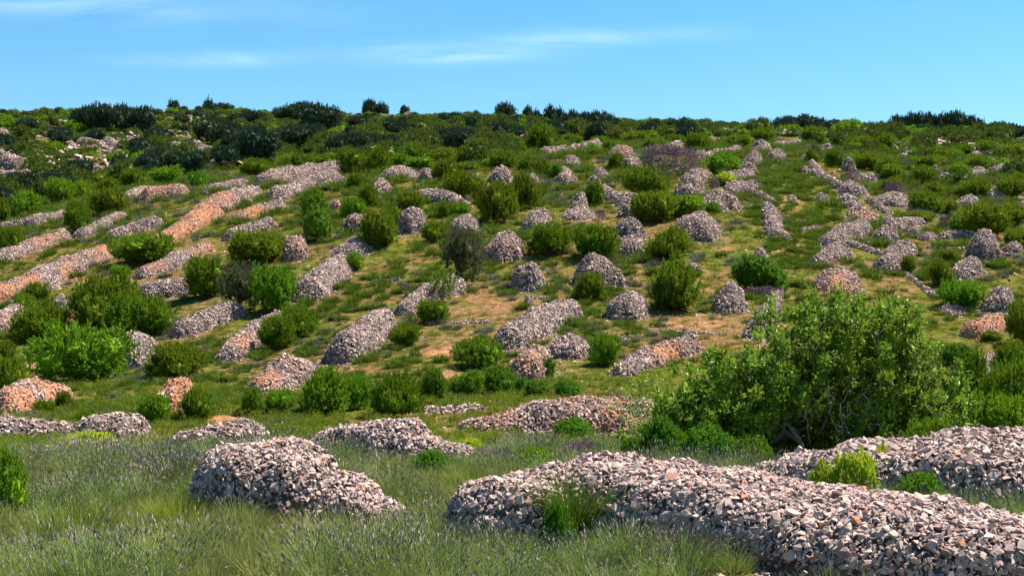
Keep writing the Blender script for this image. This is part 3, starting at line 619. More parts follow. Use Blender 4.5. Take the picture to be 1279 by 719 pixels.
def bare_proto(seed, dens=420):
    r = np.random.default_rng(seed); L = lobes(r, 6, 1, .5); P, d = lobe_pts(L, dens*3, r, .75, (.3, 1.05)); P = P[:dens]; d = d[:dens]
    tv, tf = skeleton(P, (0, 0, -.03), r, rtip=.007, gain=.33, sides=3, wob=.12)
    n = 2600; k = r.integers(0, len(P), n); B = P[k]+r.normal(size=(n, 3))*.05; E = B+unit(d[k]+r.normal(size=(n, 3))*.6+[0, 0, .4])*r.uniform(.06, .2, (n, 1))
    v2, f2 = tubes(B, E, np.full(n, .006), np.full(n, .002), 3)
    V, Fq = cat_parts([(tv, tf), (v2, f2)]); s = np.percentile(np.abs(V[:, :2]), 98.5); V /= [s, s, np.percentile(V[:, 2], 99.5)]
    return mesh_np('twigs', V, Fq, [M['bare']]), None
PR = {}
PR['juniper'] = [shrub_proto('', 100+i, 'juniper', 560, 15, .20, .034, .095, .8, nl=10, rr=(.28,.48), spread=.62) for i in range(5)]
PR['juniperlight'] = [shrub_proto('', 120+i, 'fresh', 520, 14, .17, .038, .09, .6, nl=9, rr=(.3,.5), spread=.6) for i in range(4)]
PR['conej'] = [shrub_proto('cone', 130+i, 'juniper', 620, 14, .15, .03, .08, .9) for i in range(2)]
PR['broad'] = [shrub_proto('', 140+i, 'broad', 420, 12, .10, .055, .09, .2, nl=6, jitter=.9, core=.6) for i in range(4)]
PR['olive'] = [shrub_proto('', 150+i, 'olive', 420, 16, .13, .022, .075, .4, nl=7, core=.45, low=.5, rr=(.28, .42), trunk='barkdark', th=.05) for i in range(2)]
PR['lime'] = [shrub_proto('', 160+i, 'lime', 300, 12, .10, .07, .10, .1, nl=7, jitter=1., core=.6, spread=.65) for i in range(2)]
PR['airy'] = [shrub_proto('', 170+i, 'broad', 190, 16, .16, .04, .08, .3, nl=8, core=0, low=.5, rr=(.22, .34), spread=.6, jitter=.7) for i in range(3)]
PR['pine'] = [shrub_proto('', 180+i, 'pine', 330, 12, .12, .035, .10, .6, nl=8, core=.7, low=.55, rr=(.25, .42), spread=.6) for i in range(4)]
PR['pinetall'] = [shrub_proto('cone', 190+i, 'pine', 320, 12, .14, .04, .11, .5) for i in range(2)]
PR['scrub'] = [shrub_proto('', 200+i, 'scrub', 240, 9, .15, .06, .12, .5, nl=5) for i in range(5)]
PR['bare'] = [bare_proto(210+i) for i in range(2)]
KIND = {'juniper': ('juniper_bush', 'dark green juniper bush', 'bush', 'dark juniper bushes on the slope'), 'juniperlight': ('evergreen_bush', 'fresh green dense bush', 'bush', 'fresh green bushes on the slope'),
        'conej': ('juniper_tree', 'upright dark juniper', 'tree', 'dark juniper bushes on the slope'), 'broad': ('leafy_shrub', 'bright green leafy shrub', 'shrub', 'bright green shrubs on the slope'),
        'olive': ('olive_tree', 'grey green olive tree', 'tree', 'olive trees on the slope'), 'lime': ('leafy_shrub', 'yellow green shrub', 'shrub', 'yellow green shrubs'), 'airy': ('young_tree', 'airy green young tree', 'tree', 'young trees on the slope'),
        'pine': ('pine_tree', 'blue green pine tree', 'tree', 'pine trees on the far ridge'), 'pinetall': ('pine_tree', 'narrow dark pine tree', 'tree', 'pine trees on the far ridge'),
        'scrub': ('scrub_bush', 'dull green scrub bush', 'bush', 'maquis bushes on the far hillside'), 'bare': ('bare_shrub', 'leafless purple brown shrub', 'shrub', 'leafless shrubs')}
_cnt = {}
def plant(kind, x0, y0, x1, y1, label=None, shade=None, z=-.05, group=True, one=False, lift=0, adj=None):
    pr = PR[kind]; i = _cnt.get(kind, 0); _cnt[kind] = i+1; nm, phrase, cat, grp = KIND[kind]
    xc = (x0+x1)/2; wpx = x1-x0; g = at(xc, y1-.045*wpx); s = g[1]/F; W = wpx*s; g0 = at(xc, y1)
    if g[1] > g0[1]+W: g = np.array([(xc-640)/F*(g0[1]+W*.5), g0[1]+W*.5, 0]); g[2] = float(H(g[0], g[1]))
    Ht = max(CZ+(HR-y0)*g[1]/F-g[2], .45*W*.5)
    crown, trunk = pr[i % len(pr)]; r = np.random.default_rng(i*13+5)
    if one:
        o = link(nm, crown, None, (g[0], g[1], g[2]+z), r.uniform(0, 6.28), (W*.5, W*.5, Ht))
    else:
        o = bpy.data.objects.new(nm, None); COL.objects.link(o); o.location = (g[0], g[1], g[2]+z); o.rotation_euler = (0, 0, r.uniform(0, 6.28)); a_ = r.uniform(.86, 1.16); o.scale = (W*.5*a_, W*.5/a_, Ht)
        o.empty_display_size = .3
        link('twigs' if kind == 'bare' else 'crown', crown, o)
        if trunk: link('trunk', trunk, o)
    tag(o, label or '', cat, grp)
    sz = 'small' if wpx < 26 else 'large' if wpx > 58 else 'medium'
    if not label: AUTO.append((o, f"{sz} {adj+' ' if adj else ''}{phrase}", xc, (y0+y1)/2))
    FOOT.append((g[0], g[1], W*.35)); return o
J, JL, B_ = 'juniper', 'juniperlight', 'broad'
for a in [ # left
 (J,75,250,117,295),(J,110,235,165,272),(JL,10,238,60,275),(JL,55,222,100,258),(J,0,283,28,320),(J,-12,246,14,282),(JL,235,213,262,238),(J,150,210,190,234),(JL,186,208,230,234),(J,120,222,150,245),(JL,85,226,118,252),(J,302,198,342,222),
 (J,133,292,222,332),(JL,135,330,168,349),(J,85,342,176,420),(J,140,368,221,424),(J,10,378,86,430),(JL,38,404,160,482),(J,178,428,256,478),(J,228,320,284,374),(J,280,288,361,332),(JL,312,330,374,392),(J,27,352,62,378),(JL,16,366,45,392),
 (JL,-10,446,36,502),(J,-10,425,20,452),(J,345,380,398,424),(J,320,392,373,438),(JL,427,315,459,338),(J,445,262,503,310),(J,472,255,500,285),(JL,425,245,458,275),(J,448,230,472,262),(J,432,217,457,240),
 (J,495,238,532,268),(J,525,275,563,303),(J,545,250,572,272),(JL,560,252,588,272),(J,557,213,604,252),(J,540,198,572,226),(J,595,226,648,280),(J,634,214,676,262),(J,645,195,672,217),(J,662,198,692,220),(B_,682,205,706,226),
 (J,655,278,716,320),(J,718,280,774,326),(J,800,284,874,324),(J,760,190,782,214),(J,780,207,834,247),(J,728,226,756,258),(J,783,238,850,280),(JL,828,244,882,274),(J,855,166,892,190),(J,715,340,757,376),(J,750,175,781,190),(J,366,190,372,196),
 (JL,735,415,776,458),(B_,672,446,696,474),(B_,878,252,902,266),(J,1124,318,1148,340),(J,1156,322,1194,358),(J,1175,310,1201,328),(JL,1173,349,1235,387),(J,1254,375,1300,434),(J,1225,412,1252,426),
 (J,1195,256,1262,298),(JL,1185,262,1225,290),(J,1130,238,1185,270),(J,1128,262,1168,266+12),(J,1200,222,1240,250),(J,1238,222,1285,250),(J,1150,228,1182,250),(J,1092,196,1130,222),(J,1065,190,1110,214),(JL,1098,205,1128,226),(J,1135,208,1172,232),
 (JL,1180,203,1215,224),(J,1195,228,1235,248),(J,1140,195,1176,213),(J,1088,168,1125,190),(J,1150,184,1186,202),(J,1186,180,1215,198),(J,1215,176,1250,196),(J,1245,180,1290,202),(J,1028,184,1058,210),(J,1060,170,1095,190),(J,1240,255,1290,285),
 (J,1120,178,1150,192),(JL,1130,160,1172,178),(J,995,160,1035,182),(J,1005,186,1025,206),(JL,1040,150,1088,174),(J,1225,160,1262,182),(J,1100,222,1130,240),
 (J,1175,250,1200,268),(J,1205,196,1236,214),(J,1262,215,1292,240),(J,1085,180,1112,196),(J,1250,284,1290,310),
 # band of shrubs on the upper centre
 (J,395,192,430,214),(J,420,186,462,218),(J,455,184,492,216),(J,360,192,400,212),(JL,485,192,515,212),(J,498,180,540,206),(J,535,184,578,208),(J,572,182,612,206),(J,608,186,650,212),(JL,505,196,545,212),(J,630,176,660,196),(J,560,202,598,218),(J,470,176,510,196),(J,600,176,640,194),
 (J,690,176,716,190),(J,735,170,765,184),(J,800,172,835,188),(J,640,228,668,256),(J,700,168,730,180),(JL,720,178,748,188),(J,836,168,858,182),(J,905,168,940,184),(J,940,160,972,178),(J,728,164,760,176),(J,775,164,810,180),(JL,600,196,630,210),
 # foot of slope
 (J,220,482,273,527),(JL,170,492,214,530),(J,71,487,92,512),(J,44,498,70,518),(JL,95,512,114,533),(B_,300,482,330,520),(JL,330,484,366,520),(JL,376,458,440,520),(JL,430,466,470,512),(B_,522,458,566,502),(B_,560,462,610,496),(B_,600,456,648,492),(J,562,420,634,462),
 (B_,640,470,662,492),(B_,655,474,690,496),(B_,690,472,726,498),(B_,705,520,745,546),(B_,0,520,24,545),
 (J,487,406,524,432),(B_,1176,428,1225,460),(JL,1150,500,1205,560),(J,1190,440,1240,520),(J,1225,450,1300,540),(JL,1215,490,1290,560),(J,1240,425,1290,470)]:
    plant(*a)
plant('conej', 808, 316, 880, 390, 'tall upright dark juniper standing alone right of the centre of the slope')
plant(J, 655, 156, 698, 192, 'big dark round tree just under the skyline near the centre')
plant(B_, 912, 318, 982, 366, 'bright green rounded shrub above the fig tree with dead twigs under it')
plant(JL, 880, 191, 928, 220, 'vivid green wide shrub directly above the lime green one on the upper right')
plant('lime', 888, 215, 922, 232, 'small lime green shrub on a stone pile on the upper right')
plant('olive', 545, 284, 610, 357, 'grey green olive tree with a visible dark trunk in the middle of the slope')
plant('olive', 268, 328, 336, 390, 'grey brown olive bush wedged between dark junipers on the left of the slope')
plant('airy', 536, 336, 572, 378, 'straggly bright green young tree growing over a stone pile')
plant(J, 518, 374, 562, 404, 'low dark bush in front of the straggly young tree'); plant('broad', 372, 236, 410, 275, 'upper of two touching bright green round trees left of centre')
plant('broad', 376, 262, 420, 302, 'lower of two touching bright green round trees left of centre')
plant('bare', 796, 180, 874, 219, 'big leafless purple brown bush high on the slope right of the centre')
for a in [('bare',1172,264,1198,286),('bare',1102,226,1134,246),('bare',885,222,900,236),('bare',745,260,757,275),('bare',1050,212,1072,226),('bare',928,356,970,373),('bare',500,352,516,366),('bare',1228,262,1256,276),
          ('olive',560,284,602,304),('olive',1000,158,1026,182),('olive',1010,180,1026,204),('juniper',460,464,526,524),('lime',65,540,156,562),('lime',1000,574,1058,640),('lime',1030,562,1098,642),('lime',1074,556,1130,632),('bare',596,556,655,592),('bare',704,545,752,582),('juniperlight',640,556,706,594),('broad',510,560,572,600),('broad',690,520,745,548),('lime',560,545,612,572),('bare',470,545,505,560),('lime',700,500,722,514)]:
    plant(*a)
plant(JL, -34, 556, 38, 650, 'juniper branch reaching in from the left edge in the lavender')
plant('broad', 1100, 588, 1185, 652, 'dark green creeping shrub in the dip before the right stone pile')
plant('broad', 676, 624, 724, 700, 'small bright green herb in the notch of the front stone pile')
plant('juniper', 965, 488, 1040, 568); plant('juniper', 1020, 485, 1095, 566); plant('broad', 800, 520, 862, 584); plant('broad', 852, 528, 925, 592); plant('broad', 905, 545, 968, 596); plant('broad', 775, 545, 815, 582); plant('juniperlight', 1130, 520, 1195, 590)  # the two junipers are added behind the fig to keep its hollow dark
# skyline pines
for a in [(q[0], (q[1]+q[3])/2-(q[3]-q[1])*.6, q[2]-2, (q[1]+q[3])/2+(q[3]-q[1])*.6, q[4]) for q in [('pine',95,134,125,166),('pine',115,131,145,168),('pine',140,132,172,170),('pine',165,135,196,168),('pine',88,138,108,160),('pinetall',252,124,271,140),('pine',211,127,226,139),('pine',268,131,290,142),('pine',240,150,290,182),('pine',300,160,345,205),('pine',262,158,305,186),
          ('pine',340,134,380,155),('pine',378,132,425,172),('pine',365,129,392,146),('pine',452,126,470,140),('pine',469,130,485,139),('pine',478,150,506,174),('pine',618,130,644,144),('pine',575,158,600,178),('pine',600,157,622,173),('pine',355,158,405,192),
          ('pinetall',652,134,668,156),('pinetall',664,138,678,156),('pinetall',680,133,696,158),('pinetall',693,135,706,158),('pine',704,140,728,168),('pine',722,141,748,170),('pine',740,142,766,166),('pine',755,148,776,172),('pine',660,150,690,166),('pine',848,148,860,158),('pine',830,150,842,158),
          ('pine',968,147,996,168),('pine',990,145,1020,166),('pine',1016,149,1036,162),('pine',1030,152,1060,166),('pine',1110,146,1136,166),('pine',1128,143,1152,165),('pine',1145,142,1172,164),('pine',1165,143,1190,166),('pine',1180,141,1206,166),('pine',1198,147,1228,168),
          ('pine',1232,154,1256,172),('pine',1250,156,1276,176),('pine',1268,162,1296,180),('pine',545,157,560,170),('pine',500,134,512,142),('pine',590,140,602,147),('pine',60,160,90,182),('pine',300,140,330,160),('pine',430,160,456,178),('pine',530,164,556,182),('pine',20,150,48,170),('pine',180,160,214,184),('pine',288,178,322,206),('pine',1072,158,1100,174),('pine',1200,160,1230,178)]]:
    plant(*a)

for _x, _y, _r in ((1030, 575, 4.0), (960, 575, 3.2), (1100, 575, 3.6), (1030, 590, 2.4), (1160, 575, 2.5)):
    _g = at(_x, _y); FOOT.append((_g[0], _g[1], _r))
for _u in np.linspace(940, 1340, 14): FOOT.append(((_u-640)/F*21.6, 21.6-(_u-940)*.004, 1.15))
# far hillside scrub: largest ones singly, the rest as one mass
def scrub_density(px, py):
    s = np.zeros_like(px)
    s = np.maximum(s, np.where((py < 206-0.0*px) & (px < 640), 1, 0)); s = np.maximum(s, np.where((px < 320) & (py < 240-.09*px), 1, 0)); s = np.maximum(s, np.where((px < 110) & (py < 262), .9, 0))
    s = np.maximum(s, np.where((py < 178), 1, 0)); s = np.maximum(s, np.where((px > 1060) & (py < 205), .85, 0)); s = np.maximum(s, np.where((px > 1100+(py-200)*.9) & (py < 300), .35, 0))
    s = np.where((px > 860) & (px < 1060) & (py > 172), .0, s); return s
FP = np.array([(f[0], f[1], f[2]) for f in FOOT])
def clear_of(X, Y, pad=0.):
    ok = np.ones(len(X), bool)
    for i in range(0, len(X), 4000):
        dx = X[i:i+4000, None]-FP[None, :, 0]; dy = Y[i:i+4000, None]-FP[None, :, 1]
        ok[i:i+4000] = (dx*dx+dy*dy > (FP[None, :, 2]+pad)**2).all(1)
    return ok
r = np.random.default_rng(77)
N = 26000; Yc = 170*(690/170.)**r.random(N); Xc = (r.uniform(-60, 1340, N)-640)/F*Yc; Zc = H(Xc, Yc); px, py = pix(Xc, Yc, Zc)
k = (r.random(N) < scrub_density(px, py)*np.clip(.30+1.7*(fbm(Xc/16, Yc/16, 31)-.35), .06, 1)) & clear_of(Xc, Yc, .2); Xc, Yc, Zc, px, py = [a[k] for a in (Xc, Yc, Zc, px, py)]
S_ = r.lognormal(.12, .38, len(Xc))*np.clip(Yc/300, .75, 1.0); S_ = np.clip(S_*(.45+1.5*fbm(Xc/22, Yc/22, 44)), .5, 3.0)*np.where(Yc > 520, .85, 1)
sel = np.argsort(-(S_/Yc)*((px > 0) & (px < 1279)))[:230]; rest = np.ones(len(Xc), bool); rest[sel] = False
ZL = ['on the left half of the far hillside', 'on the far ridge above the centre', 'between the stone piles on the upper right']
for j, i in enumerate(sel):
    crown, trunk = PR['scrub'][j % 5]
    o = bpy.data.objects.new('scrub_bush', crown); COL.objects.link(o); o.location = (Xc[i], Yc[i], Zc[i]-.1); o.rotation_euler = (0, 0, r.uniform(0, 6.28)); o.scale = (S_[i]*1.15, S_[i]*1.15, S_[i]*r.uniform(1.1, 1.7))
    zone = 0 if px[i] < 430 else (2 if px[i] > 1000 else 1)
    tag(o, 'dull green maquis bush, one of many alike '+ZL[zone], 'bush', 'maquis bushes '+ZL[zone])

# ------------------------------------------------------------------ scattered stuff through geometry nodes: prototypes and points in one mesh
def scatter(name, protos, P, rot, scl, mats, mi=None):
    Vs = []; Fs = []; gid = []; off = 0; MI = []
    for k, pr_ in enumerate(protos):
        v, f = pr_[:2]; Vs.append(v); Fs.append(f+off); off += len(v); gid += [k]*len(v); MI.append(pr_[2] if len(pr_) > 2 else np.zeros(len(f), int))
    n = len(P); Vs.append(P); gid += [-1]*n; V = np.concatenate(Vs)
    rr_ = np.zeros((len(V), 3)); rr_[off:] = rot; ss = np.ones((len(V), 3)); ss[off:] = scl; pick = np.zeros(len(V), int); pick[off:] = rng.integers(0, len(protos), n)
    me = mesh_np(name, V, np.concatenate(Fs), mats, attrs={'gid': ('INT', np.array(gid)), 'rot': ('FLOAT_VECTOR', rr_), 'scl': ('FLOAT_VECTOR', ss), 'pick': ('INT', pick)}, mi=np.concatenate(MI))
    o = link(name, me, kind='stuff')
    ng = bpy.data.node_groups.new(name, 'GeometryNodeTree'); ng.interface.new_socket('Geometry', in_out='INPUT', socket_type='NodeSocketGeometry'); ng.interface.new_socket('Geometry', in_out='OUTPUT', socket_type='NodeSocketGeometry')
    g = NT(ng); gi = g('NodeGroupInput'); go = g('NodeGroupOutput')
    def attr(nm, ty):
        a = g('GeometryNodeInputNamedAttribute', {0: nm}, data_type=ty); return a.outputs[0]
    gidn = attr('gid', 'INT'); cmp_ = g('FunctionNodeCompare', {2: gidn, 3: 0}, data_type='INT', operation='GREATER_EQUAL')
    se = g('GeometryNodeSeparateGeometry', {0: gi.outputs[0], 1: cmp_.outputs[0]}, domain='POINT')
    sp_ = g('GeometryNodeSplitToInstances', {0: se.outputs[0], 'Group ID': attr('gid', 'INT')}, domain='POINT')
    m2p = g('GeometryNodeMeshToPoints', {0: se.outputs[1]}, mode='VERTICES')
    iop = g('GeometryNodeInstanceOnPoints', {'Points': m2p.outputs[0], 'Instance': sp_.outputs[0], 'Pick Instance': True, 'Instance Index': attr('pick', 'INT'), 'Rotation': attr('rot', 'FLOAT_VECTOR'), 'Scale': attr('scl', 'FLOAT_VECTOR')})
    g.l.new(iop.outputs[0], go.inputs[0]); md = o.modifiers.new('scatter', 'NODES'); md.node_group = ng
    return o
def blades(n, h, w_, spread, lean, r, seg=2, mi=0, droop=.15, base=.25):
    """tuft of curved blades"""
    a = r.uniform(0, 6.28, n); d = np.sqrt(r.random(n)); bx = np.stack([np.cos(a)*d*spread*base, np.sin(a)*d*spread*base, np.zeros(n)], -1)
    out = np.stack([np.cos(a), np.sin(a), np.zeros(n)], -1); hh = h*r.uniform(.6, 1.1, n)*(1-.3*d); ln = lean*d*r.uniform(.6, 1.3, n)
    side = unit(np.cross(out+r.normal(size=(n, 3))*.8, [0, 0, 1.])); V = []; F_ = []
    for k in range(seg+1):
        t = k/seg; c = bx+out*(ln*t**1.3*hh)[:, None]*1.0+np.array([0, 0, 1.])*(hh*(t-droop*ln*t*t))[:, None]; w2 = w_*(1-.85*t)*.5
        V += [c-side*w2, c+side*w2]
    V = np.stack(V, 1).reshape(-1, 3); m = 2*(seg+1)
    for k in range(seg): F_ += [[2*k, 2*k+1, 2*k+3], [2*k, 2*k+3, 2*k+2]]
    T = (np.array(F_)[None]+(np.arange(n)*m)[:, None, None]).reshape(-1, 3)
    return V, T, V.reshape(n, m, 3)[:, -1], unit(V.reshape(n, m, 3)[:, -1]-V.reshape(n, m, 3)[:, -3])
def lav_tuft(r, n=170, h=.95):
    V, T, tip, td = blades(n, h, .012, .9, .95, r, 3, droop=.1); k = r.random(n) < .24
    P = tip[k]; D = unit(td[k]+[0, 0, .3]); L = r.uniform(.05, .10, len(P)); v2, f2 = tubes(P, P+D*L[:, None]*.5, np.full(len(P), .007), np.full(len(P), .011), 3); v3, f3 = tubes(P+D*L[:, None]*.5, P+D*L[:, None], np.full(len(P), .011), np.full(len(P), .004), 3)
    lf = blades(90, h*.6, .016, .8, .8, r, 1)
    Va, Ta = cat_parts([(V, T), lf[:2], (v2, tri_of_quads(f2)), (v3, tri_of_quads(f3))]); mi = np.zeros(len(Ta), int); mi[len(T)+len(lf[1]):] = 1
    return Va, Ta, mi
def grass_tuft(r, n=70, h=.5, w_=.012, lean=.7, spread=.5, seg=2): V, T, _, _ = blades(n, h, w_, spread, lean, r, seg); return V, T
def zrot(n, r, t=.12): a = r.normal(size=(n, 3))*t; a[:, 2] = r.uniform(0, 6.28, n); return a
def near_pts(N, ymin, ymax, r, xl=-40, xr=1320):
    Y = np.sqrt(r.uniform(ymin**2, ymax**2, N)); X = (r.uniform(xl, xr, N)-640)/F*Y; return X, Y
r = np.random.default_rng(5)
# front field
X, Y = near_pts(9500, 19.5, 50, r); fld = fbm(X/3.2, Y/4.5, 61); px, py = pix(X, Y, H(X, Y)); ok = clear_of(X, Y, .12)
strip = np.exp(-((py-(668-.05*(px-300)))/20)**2)*(px < 500); k = ok & (fld-.28*strip > .43)
k &= r.random(len(X)) < .30; sc = r.uniform(.55, 1.2, k.sum())*(.45+1.05*fbm(X[k]/1.6, Y[k]/1.6, 66)); P = np.stack([X[k], Y[k], H(X[k], Y[k])-.02], -1)
scatter('lavender_field', [lav_tuft(r) for _ in range(8)], P, zrot(len(P), r), np.stack([sc, sc, sc*r.uniform(.75, 1.1, len(sc))], -1), [M['lavleaf'], M['spike']])
k = ok & (r.random(len(X)) < np.clip(.14+(.60-fld+.28*strip)*5, .14, .7)); sc = r.uniform(.7, 1.5, k.sum())*(.5+1.1*fbm(X[k]/1.3, Y[k]/1.3, 67)); P = np.stack([X[k], Y[k], H(X[k], Y[k])-.02], -1)
scatter('grass', [grass_tuft(r) for _ in range(6)], P, zrot(len(P), r), np.stack([sc, sc, sc*r.uniform(.6, 1., len(sc))], -1), [M['meadow']])
k = ok & (r.random(len(X)) < .30+.4*strip); sc = r.uniform(.4, .8, k.sum()); P = np.stack([X[k], Y[k], H(X[k], Y[k])-.02], -1)
scatter('dry_grass', [grass_tuft(r, 60, .4) for _ in range(4)], P, zrot(len(P), r), np.stack([sc, sc, sc], -1), [M['dry']])
# weeds on the valley floor
X, Y = near_pts(7000, 40, 82, r); ok = clear_of(X, Y, .1); zz = H(X, Y); px, py = pix(X, Y, zz); bare = bare_at(X, Y, zz); k = ok & (bare < .45) & (r.random(len(X)) < np.clip(2.2*(fbm(X/4, Y/5, 71)-.22), 0, 1)); P = np.stack([X, Y, zz], -1)[k]; sc = r.uniform(.45, 1.05, len(P))
def weed(r, n=150, w_=.05, l=.09):
    a = r.uniform(0, 6.28, n); d = np.sqrt(r.random(n))*.5; Pq = np.stack([np.cos(a)*d, np.sin(a)*d, r.uniform(.02, 1, n)*.5*(1-d)], -1); return leaves(Pq, unit(r.normal(size=(n, 3))+[0, 0, .8]), l, w_, r)
scatter('weeds', [weed(r) for _ in range(6)]+[grass_tuft(r, 90, .55, .02, .6) for _ in range(5)], P, zrot(len(P), r), np.stack([sc, sc, sc], -1), [M['grass']])
# hillside tussocks
def hill_pts(N, y0, y1, r): Y = y0*(y1/y0)**(r.random(N)); X = (r.uniform(-60, 1340, N)-640)/F*Y; return X, Y
def hill(name, N, thr, seed, protos, mt, smin, smax, y0=62, y1=300, hs_=1, bmax=.5, f=9):
    r = np.random.default_rng(seed); X, Y = hill_pts(N, y0, y1, r); Z = H(X, Y); b = bare_at(X, Y, Z)
    k = (fbm(X/f, Y/f, seed) > thr) & clear_of(X, Y, .1) & (b < bmax) & (r.random(N) < 1-b); P = np.stack([X, Y, Z-.03], -1)[k]; s = r.uniform(smin, smax, len(P))*np.clip(P[:, 1]/140, .5, 1.6)
    return scatter(name, protos, P, zrot(len(P), r, .08), np.stack([s, s, s*hs_], -1), [M[mt]])
rr2 = np.random.default_rng(9)
tus = [grass_tuft(rr2, 150, .5, .032, 1.15, 1.1) for _ in range(6)]; lowt = [grass_tuft(rr2, 45, .35, .03, .9, 1.2) for _ in range(6)]
hill('tussock_grass', 7500, .42, 81, tus, 'tus', .8, 2.3); hill('hill_grass', 26000, .30, 82, lowt, 'hillgrass', .7, 1.5, hs_=.8, bmax=.7)
hill('hill_dry_grass', 12000, .42, 83, lowt, 'hilldry', .5, 1.0, hs_=.6, bmax=.8, f=6); hill('low_lavender', 4200, .48, 84, tus, 'lavtus', .8, 1.7)
# lavender strip on the right, between the walls
r = np.random.default_rng(15); N = 430; Pq = []
for _ in range(N):
    t = r.random(); a = (900+t*60+r.uniform(0, 110)*(1-.2*t), 186+t*150); Pq.append(a)
Pq = [at(*a) for a in Pq]; Pq = np.array(Pq); Pq = Pq[clear_of(Pq[:, 0], Pq[:, 1], .3)]; s = r.uniform(1., 2.0, len(Pq))*np.clip(Pq[:, 1]/170, .8, 1.4); scatter('green_tussock_strip', tus, Pq, zrot(len(Pq), r), np.stack([s, s, s*.8], -1), [M['tus']])
# loose stones over the ground
r = np.random.default_rng(25); X, Y = hill_pts(42000, 40, 260, r); Z = H(X, Y); b = bare_at(X, Y, Z); k = (fbm(X/5, Y/5, 91)+b*.3 > .47); P = np.stack([X, Y, Z], -1)[k]; s = r.lognormal(-1.75, .45, len(P))*np.clip(P[:, 1]/110, .8, 1.8)
scatter('loose_stones', [(v, t) for v, t in COARSE[:8]], P, r.uniform(0, 6.28, (len(P), 3)), np.stack([s, s, s], -1), [M['stone']])
# far scrub mass
pv = []
for c, t_ in PR['scrub']:
    v = np.zeros(len(c.vertices)*3, np.float32); c.vertices.foreach_get('co', v); f = np.zeros(len(c.polygons)*3, np.int32); c.polygons.foreach_get('vertices', f); pv.append((v.reshape(-1, 3), f.reshape(-1, 3)))
P = np.stack([Xc[rest], Yc[rest], Zc[rest]-.1], -1); s = S_[rest]; rv = np.zeros((len(P), 3)); rv[:, 2] = r.uniform(0, 6.28, len(P))
far2 = r.random(len(P)) < .22
scatter('bright_far_scrub', pv, P[far2], rv[far2], (np.stack([s, s, s], -1)*[1.1, 1.1, 1.2])[far2], [M['fresh']])
P = P[~far2]; rv = rv[~far2]; s = s[~far2]
scatter('far_scrub', pv, P, rv, np.stack([s*1.1, s*1.1, s*r.uniform(.8, 1.35, len(s))], -1), [M['scrub']])

# bigger trees and pale rock dotted through the far scrub
r = np.random.default_rng(35); N = 2600; Yr = 230*(600/230.)**r.random(N); Xr = (r.uniform(-60, 1340, N)-640)/F*Yr; Zr = H(Xr, Yr); px, py = pix(Xr, Yr, Zr)
den = scrub_density(px, py); nz_ = fbm(Xr/30, Yr/30, 51); k = (den > .5) & (nz_ > .57) & (r.random(N) < .45) & clear_of(Xr, Yr, .3); P = np.stack([Xr, Yr, Zr-.1], -1)[k]; s = r.uniform(1.3, 3.1, len(P))*np.where(P[:, 1] > 480, .8, 1)
pv2 = []
for c, t_ in PR['pine']:
    v = np.zeros(len(c.vertices)*3, np.float32); c.vertices.foreach_get('co', v); f = np.zeros(len(c.polygons)*3, np.int32); c.polygons.foreach_get('vertices', f); pv2.append((v.reshape(-1, 3), f.reshape(-1, 3)))
rv = np.zeros((len(P), 3)); rv[:, 2] = r.uniform(0, 6.28, len(P)); scatter('far_woodland', pv2, P, rv, np.stack([s, s, s*1.5], -1), [M['pine']])
k = (den > .5) & (fbm(Xr/12+Yr/22, Yr/40, 53) > .555); P = np.stack([Xr, Yr, Zr+.5], -1)[k]; P = np.repeat(P, 5, 0)+r.normal(size=(5*k.sum(), 3))*[1.6, 1.2, .1]; P[:, 2] = H(P[:, 0], P[:, 1])+r.uniform(.7, 1.5, len(P)); s = r.uniform(1., 2.5, len(P))
scatter('far_rocks', [(v, t) for v, t in COARSE[:8]], P, np.stack([r.normal(size=len(P))*.3, r.normal(size=len(P))*.3, r.uniform(0, 6.28, len(P))], -1), np.stack([s*1.3, s, s*.9], -1), [M['stone']])

# ------------------------------------------------------------------ the distinct tall lavender clumps in front
def clump(px, py, rad, h, label, mt='lavleaf', n=420, spikes=True, pos=None):
    g = at(px, py) if pos is None else np.array(pos); n = int(n*1.8); r = np.random.default_rng(int(px)); V, T, tip, td = blades(n, h, .016, 1, .95, r, 3, base=rad*.6, droop=.1)
    root = bpy.data.objects.new('lavender_clump' if spikes else 'grass_clump', None); COL.objects.link(root); root.location = g; root.empty_display_size = .3
    link('stems', mesh_np('stems', V, T, [M[mt]]), root)
    if spikes:
        P = tip; D = unit(td+[0, 0, .3]); L = r.uniform(.05, .11, n)[:, None]; a = tubes(P, P+D*L*.5, np.full(n, .006), np.full(n, .013), 3); b = tubes(P+D*L*.5, P+D*L, np.full(n, .013), np.full(n, .004), 3); v, f = cat_parts([a, b]); link('flower_spikes', mesh_np('flower_spikes', v, f, [M['spike']]), root)
    tag(root, label, 'lavender' if spikes else 'grass clump', 'tall clumps in the front field')
clump(222, 612, 1.0, 1.05, 'tall dark lavender clump against the left side of the steep front pile', 'tus')
clump(98, 676, .9, .85, 'bright green fountain of grass low on the left among lavender', 'grass', 520, False)
clump(708, 655, 1.0, 1.15, 'big wispy grass clump growing in the notch of the long front pile', 'tus', 800, False, pos=(1.08, 25.7, .45))
clump(160, 590, .8, .75, 'grey lavender clump below the flat stone spread on the left', 'tus')
clump(590, 612, .7, .7, 'green grass clump between the two front piles in mid field', 'grass', 420, False)
clump(225, 660, .9, .85, 'green grass clump in the sunny strip left of the steep pile', 'grass', 420, False)
clump(850, 712, .6, .75, 'lavender clump at the bottom edge in front of the longest pile')
clump(1200, 655, .7, .7, 'dry grass clump in the dip between the two right piles', 'dry', 300, False)

